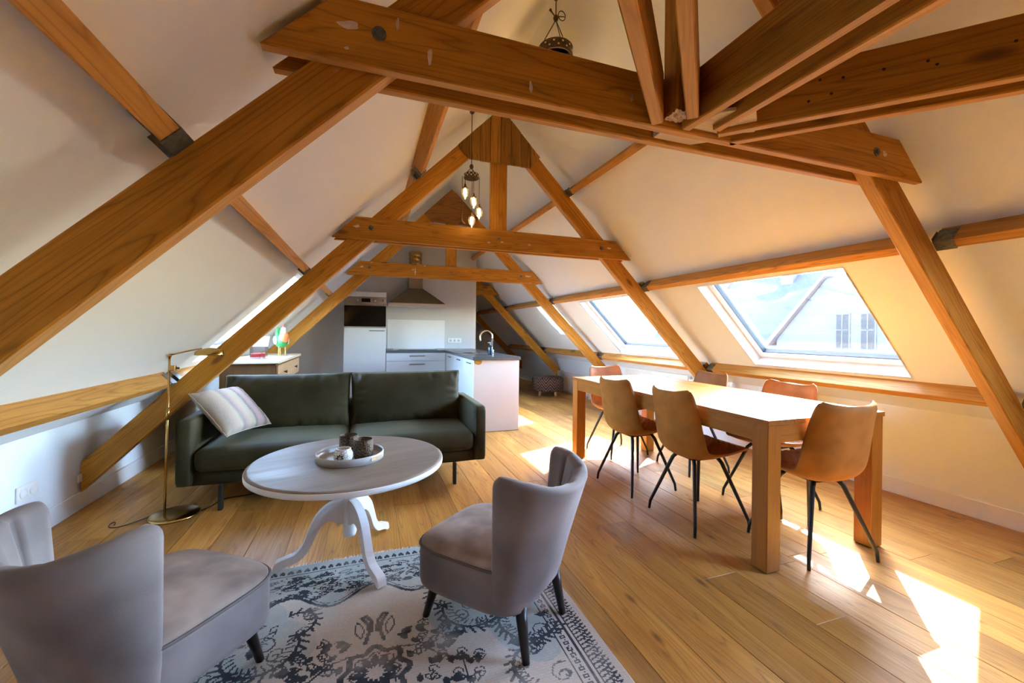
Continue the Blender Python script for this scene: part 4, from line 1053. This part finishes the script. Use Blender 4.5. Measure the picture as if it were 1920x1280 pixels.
bo = tag(obj('bottle_opener', lathe([(0, 0), (.036, 0), (.045, .004), (.045, .012), (.036, .016), (.022, .012), (0, .010)], 28), M['beam'], None, (1.252, PY0-.0005, .845), (hp, 0, 0), True), 'brown oval bottle opener fixed to the peninsula end panel', 'bottle opener'); bo.scale = (1, .75, 1)

# ------------------------------------------------------------------ dresser with box and bird
DX0, DX1, DY0, DY1, DH = -1.238, -.765, 4.29, 5.60, .915
dw = empty('dresser', ((DX0+DX1)/2, (DY0+DY1)/2, 0)); tag(dw, 'brown wooden chest of drawers behind the left end of the sofa', 'dresser')
kb('body', DX0+.01, DX1-.022, DY0+.018, DY1-.018, .06, DH-.028, 'dresser', dw, .002)
tp_ = obj('top', box(-(DX1-DX0)/2, (DX1-DX0)/2+.012, -(DY1-DY0)/2-.008, (DY1-DY0)/2+.008, DH-.028, DH, .006, 2), M['paletop'], dw)
for r_ in range(3):
    z1 = DH-.045-r_*.265; z0 = z1-.25
    cols_ = 2 if r_ == 0 else 1
    for k in range(cols_):
        y0 = DY0+.03+(DY1-DY0-.06)*k/cols_; y1 = DY0+.03+(DY1-DY0-.06)*(k+1)/cols_-.006
        q = kb('drawer', DX1-.022, DX1-.004, y0, y1, z0+.08 if r_ == 0 else z0+.0, z1, 'dresserfront', dw, .003)
        for yy in ([(y0+y1)/2] if cols_ == 2 else [y0+.3, y1-.3]):
            obj('knob', lathe([(0, 0), (.007, 0), (.007, .012), (.015, .018), (.015, .026), (0, .028)], 14), M['bronze'], q, (DX1-.004-dw.location.x, yy-dw.location.y, (z0+z1)/2+(.04 if r_ == 0 else 0)), (0, hp, 0), True)
for x in (DX0+.02, DX1-.07):
    for y in (DY0+.03, DY1-.08): kb('foot', x, x+.05, y, y+.05, 0, .06, 'dresser', dw, .002)
px = empty('plastic_box', (-.985, 4.60, DH)); tag(px, 'clear plastic box with an open lid and red contents on the dresser', 'box')
for x0, x1, y0, y1, n in ((-.065, .065, -.055, -.052, 'side'), (-.065, .065, .052, .055, 'side'), (-.065, -.062, -.052, .052, 'side'), (.062, .065, -.052, .052, 'side')): obj(n, box(x0, x1, y0, y1, .003, .115), M['clear'], px)
obj('bottom', box(-.065, .065, -.055, .055, 0, .003), M['clear'], px); obj('lid', box(-.065, .065, 0, .12, 0, .003), M['clear'], px, (.0, .055, .118), (math.radians(52), 0, 0))
obj('red_filling', box(-.058, .022, -.050, .046, .004, .055, .006), M['red'], px); obj('red_filling', box(.040, .058, -.048, .046, .004, .058, .004), M['red'], px)
# painted papier-mache bird
bd = empty('bird_figure', (-.865, 5.02, DH), math.radians(25)); tag(bd, 'painted green and orange bird figure on the dresser', 'figurine')
def ball(rx, ry, rz, seg=18, bm=None):
    b = bmesh.new(); bmesh.ops.create_uvsphere(b, u_segments=seg, v_segments=12, radius=1)
    for v in b.verts: v.co = Vector((v.co.x*rx, v.co.y*ry, v.co.z*rz))
    return join(bm, b)
obj('body', ball(.062, .085, .066), M['green'], bd, (0, 0, .155), (math.radians(-12), 0, 0), True)
obj('breast', ball(.046, .040, .062), M['orange'], bd, (.010, -.055, .205), (math.radians(-18), 0, 0), True)
obj('neck', tube([(.0, -.03, .19), (.0, -.055, .25), (0, -.06, .285)], [.040, .026, .020], 14), M['cream'], bd, None, None, True)
obj('head', ball(.022, .030, .022), M['cream'], bd, (0, -.066, .290), None, True)
obj('beak', tube([(0, -.090, .290), (0, -.122, .282)], [.009, .001], 8), M['yellow'], bd, None, None, True)
obj('comb', prism([(-.02, 0), (.03, 0), (.024, .028), (.012, .014), (.004, .034), (-.006, .016), (-.018, .028)], -.004, .004, .001), M['red'], bd, (0, -.062, .305), (0, 0, hp))
for s in (-1, 1): obj('wing', ball(.012, .060, .042), M['cream'], bd, (s*.060, .010, .170), (math.radians(15), 0, 0), True)
tl_ = [(.0, .06, .17), (.0, .10, .22), (0, .115, .275), (0, .105, .315)]
for k in (-1, 0, 1): obj('tail_feather', tube([(k*.018+a[0]*1, a[1]-abs(k)*.012, a[2]-abs(k)*.02) for a in tl_], [.018, .022, .018, .004], 10), M['green'], bd, None, None, True)
for x, y in ((-.03, -.02), (.03, -.02), (0, .045)): obj('leg', tube([(x, y, .11), (x*1.15, y, .0)], .0045, 8), M['yellow'], bd, None, None, True)

# ------------------------------------------------------------------ pouf, radiators, sockets
pf = empty('pouf', (3.30, 7.30, 0)); tag(pf, 'low kilim covered pouf with pale wooden feet by the radiator', 'pouf')
def kilim_pouf():
    mt, t, p, out = nodes('kilim_pouf'); tc = N(t, 'ShaderNodeTexCoord'); sx = N(t, 'ShaderNodeSeparateXYZ'); t.links.new(tc.outputs['Object'], sx.inputs[0])
    at = mathn(t, 'ARCTAN2', sx.outputs['Y'], sx.outputs['X'])
    zig = mathn(t, 'ABSOLUTE', mathn(t, 'SUBTRACT', mathn(t, 'FRACT', mathn(t, 'MULTIPLY', at, 1.9)), .5))
    k = mathn(t, 'FRACT', mathn(t, 'ADD', mathn(t, 'MULTIPLY', zig, 1.8), mathn(t, 'MULTIPLY', sx.outputs['Z'], 9.0)))
    cr = N(t, 'ShaderNodeValToRGB'); t.links.new(k, cr.inputs[0]); cr.color_ramp.interpolation = 'CONSTANT'
    el = cr.color_ramp.elements; el[0].color = (0.0150, 0.0090, 0.0078, 1); el[1].position = .2; el[1].color = (0.0960, 0.0108, 0.0084, 1)
    for q, c in ((.38, (.36, .27, .19)), (.46, (0.0240, 0.0216, 0.0240)), (.64, (0.0900, 0.0360, 0.0150)), (.80, (0.0420, 0.0420, 0.0480)), (.9, (.30, .22, .15))): e = el.new(q); e.color = (*c, 1)
    t.links.new(cr.outputs[0], p.inputs['Base Color']); p.inputs['Roughness'].default_value = .95; return mt
M['poufk'] = kilim_pouf()
obj('cover', lathe([(0, .095), (.270, .095), (.298, .105), (.305, .16), (.305, .30), (.298, .335), (.270, .352), (.15, .362), (0, .365)], 40), M['poufk'], pf, None, None, True)
for a in (20, 110, 200, 290):
    c, s = math.cos(math.radians(a)), math.sin(math.radians(a)); obj('foot', tube([(c*.20, s*.20, .10), (c*.215, s*.215, 0)], [.030, .023], 14), M['palewood'], pf, None, None, True)
def radiator(label, y0, y1, z0, z1):
    r_ = empty('radiator', (3.775, (y0+y1)/2, z0)); tag(r_, label, 'radiator', 'white panel radiators'); L = y1-y0; H_ = z1-z0
    obj('panel', box(-.012, .04, -L/2, L/2, 0, H_, .006), M['radiator'], r_); obj('top_grille', box(-.014, .052, -L/2-.004, L/2+.004, H_-.006, H_+.004, .002), M['radiator'], r_)
    n = int(L/.045)
    b = bmesh.new()
    for k in range(n):
        y = -L/2+.03+(L-.06)*(k+.5)/n
        q = obj('rib', RIB.get(H_) or RIB.setdefault(H_, rib_mesh(H_)), None, r_, (-.012, y, H_/2))
    obj('bracket', box(.04, .0585, -L/2+.1, -L/2+.14, .02, H_-.05), M['radiator'], r_); obj('bracket', box(.04, .0585, L/2-.14, L/2-.1, .02, H_-.05), M['radiator'], r_)
    obj('valve', tube([(.01, -L/2-.0, .05), (.01, -L/2-.05, .05), (.01, -L/2-.05, -z0+.001)], .009, 8), M['radiator'], r_, None, None, True)
    obj('thermostat', tube([(.01, -L/2-.01, H_-.05), (.01, -L/2-.085, H_-.05)], [.014, .019], 14), M['plastic'], r_, None, None, True)
RIB = {}
def rib_mesh(H_):
    b = box(-.004, .002, -.014, .014, -H_/2+.03, H_/2-.03, .003); me = bpy.data.meshes.new('rib'); b.to_mesh(me); b.free(); me.materials.append(M['radiator']); return me
radiator('white radiator under the second skylight, behind the dining chairs', 4.13, 5.45, .12, .68)
radiator('low white radiator beside the kilim pouf', 6.62, 7.95, .06, .415)
def wall_socket(loc):
    r_ = empty('wall_socket', loc); tag(r_, 'double white power socket low on the left knee wall', 'socket')
    obj('plate', box(0, .010, -.080, .080, -.043, .043, .003), M['plastic'], r_)
    for k in (-1, 1):
        q = obj('outlet', lathe([(.0275, 0), (.0275, .011), (.024, .0115), (.022, .004), (0, .004)], 28), M['plastic'], r_, (.0035, k*.036, 0), (0, hp, 0), True)
        for y in (-.0095, .0095): obj('hole', tube([(.0, y, 0), (.0006, y, 0)], .0026, 8), M['darkgap'], q, (0, 0, 0))
        for ch in q.children: ch.rotation_euler = (0, -hp, 0); ch.location = (0, 0, .0042)
wall_socket((XL, 3.06, .285))
tb = empty('wall_box', (XR-.001, 10.25, .40)); tag(tb, 'small grey meter box on the far right knee wall', 'meter box')
obj('case', box(-.05, 0, -.10, .10, -.13, .13, .01), M['holeplastic'], tb); obj('dial', tube([(-.05, 0, -.02), (-.062, 0, -.02)], .05, 20), M['bronze'], tb)

# ------------------------------------------------------------------ hanging lamps
def hanging_lamp(label, X_, Y_, zring, rr, drops, zceil, hoop):
    r_ = empty('hanging_lamp', (X_, Y_, zring)); tag(r_, label, 'hanging lamp', 'bronze hanging lamps')
    top = zring+hoop
    obj('cord', tube([(0, 0, top-zring), (0, 0, zceil-zring)], .0035, 8), M['bronze'], r_, None, None, True)
    obj('canopy', lathe([(0, 0), (.03, 0), (.012, -.03), (0, -.03)], 16), M['bronze'], r_, (0, 0, zceil-zring), None, True)
    obj('hook', lathe([(0, .02), (.012, .015), (.017, 0), (.012, -.016), (0, -.022)], 14), M['bronze'], r_, (0, 0, hoop), None, True)
    for k in range(3):
        a = 2*math.pi*k/3+.5; obj('chain', tube([(0, 0, hoop-.01), (rr*math.cos(a), rr*math.sin(a), .0)], .0028, 6), M['bronze'], r_, None, None, True)
    hh = rr*.62
    band = obj('ring_band', lathe([(rr*.92, 0), (rr, -.004), (rr*1.03, -hh*.12), (rr, -hh*.2), (rr, -hh*.8), (rr*1.03, -hh*.88), (rr, -hh), (rr*.9, -hh), (rr*.88, 0)], 36), M['bronze'], r_, None, None, True)
    for row_, zz in ((0, -hh*.33), (1, -hh*.67)):
        for k in range(12):
            a = 2*math.pi*(k+.5*row_)/12; obj('cutout', STUD, None, band, (rr*1.003*math.cos(a), rr*1.003*math.sin(a), zz), (0, 0, a))
    for dx, dy, L, globe in drops:
        obj('drop_cord', tube([(dx, dy, -hh*.5), (dx, dy, -L)], .0024, 6), M['bronze'], r_, None, None, True)
        cp = obj('cap', lathe([(0, .035), (.006, .03), (.009, .012), (.022, 0), (.023, -.004), (0, -.004)], 16), M['bronze'], r_, (dx, dy, -L), None, True)
        if globe:
            obj('globe', lathe([(.018, -.003), (.028, -.014), (.0315, -.032), (.029, -.052), (.020, -.070), (.009, -.080), (.008, -.088), (0, -.094)], 20, cap=False), M['globe'], cp, None, None, True)
            obj('bulb', lathe([(0, -.006), (.010, -.012), (.015, -.034), (.011, -.050), (0, -.056)], 14), M['bulb'], cp, None, None, True)
    return r_
b = ball(.0012, .0062, .0055, 10); me = bpy.data.meshes.new('cutout'); b.to_mesh(me); b.free(); me.materials.append(M['cream']); STUD = me
hanging_lamp('cluster lamp with lit glass globes in front of the second truss', .790, 3.30, 2.485, .060, ((-.055, -.02, .125, True), (.014, -.03, .195, True), (.068, .0, .268, True), (.014, .03, .335, True), (-.070, .02, .400, False)), RIDGE-(XC-.79)-.004, .060)
hanging_lamp('bronze ring lamp on chains half hidden behind the nearest collar', 1.091, 2.355, 2.975, .105, ((-.06, -.02, .12, True), (.05, .03, .16, True), (.0, -.05, .20, True)), RIDGE-.004, .185)
lp = tube([(0, 0, 0)]+[(.028+.024*math.cos(a), 0, .012+.03*math.sin(a)) for a in [2*math.pi*k/16 for k in range(17)]], .0028, 6)
hl_ = [o for o in bpy.data.objects if o.name.startswith('hanging_lamp')][-1]
obj('wire_loop', lp, M['bronze'], hl_, (.008, -.01, .19), None, True); obj('wire_end', tube([(0, 0, .19), (-.03, -.01, .205), (-.045, -.01, .222)], [.004, .004, .009], 8), M['bronze'], hl_, None, None, True)

# ------------------------------------------------------------------ houses outside the skylights
eh = empty('neighbour_house', (19.5, 11.0, -4)); tag(eh, 'white gabled house seen through the large skylight', 'house')
W_ = 3.2; ZB = 0
def eb(n, bm, mat, par=eh, **k): return obj(n, bm, M[mat], par, **k)
g_ = loft([[Vector((x, y, z)) for y, z in ((-W_, 0), (W_, 0), (W_, 5.0), (1.0, 7.6), (-W_, 7.6))] for x in (-1.4, 4.0)], True, True)
eb('gable_wall', g_, 'extwall')
eb('roof', loft([[Vector((-1.6, y, z)) for y, z in ((W_+.3, 4.72), (.95, 7.70), (.95, 7.86), (W_+.5, 4.78))], [Vector((4.2, y, z)) for y, z in ((W_+.3, 4.72), (.95, 7.70), (.95, 7.86), (W_+.5, 4.78))]], True, True), 'extred')
for y in (.35, -.55, -1.8):
    wdw = eb('window', box(-1.44, -1.38, y-.28, y+.28, 4.55, 6.12, .01), 'extwall'); eb('window_glass', box(-1.45, -1.435, y-.22, y+.22, 4.6, 6.06), 'extglass', wdw); eb('glazing_bar', box(-1.46, -1.448, y-.02, y+.02, 4.6, 6.06), 'extwall', wdw); eb('glazing_bar', box(-1.46, -1.448, y-.22, y+.22, 5.42, 5.46), 'extwall', wdw)
hr = empty('slate_roof_house', (20.0, 18.0, -4)); tag(hr, 'house with pale slate roof left of the white gable', 'house')
obj('wall', box(-.5, 6, -3.4, 7, 0, 4.2), M['extwall'], hr); obj('roof', loft([[Vector((x, y, z)) for x, z in ((-.9, 4.0), (2.6, 8.6), (6.4, 4.0))] for y in (-3.5, 7.2)], True, True), M['exttile'], hr)
for y in (-1.5, 3): obj('chimney', box(2.2, 2.9, y, y+.7, 7.9, 9.4, .02), M['extred'], hr)
tag(obj('ground', box(-60, 80, -60, 80, -4.3, -4.0), M['extground']), 'pale street and ground far below the attic', 'ground', kind='structure')
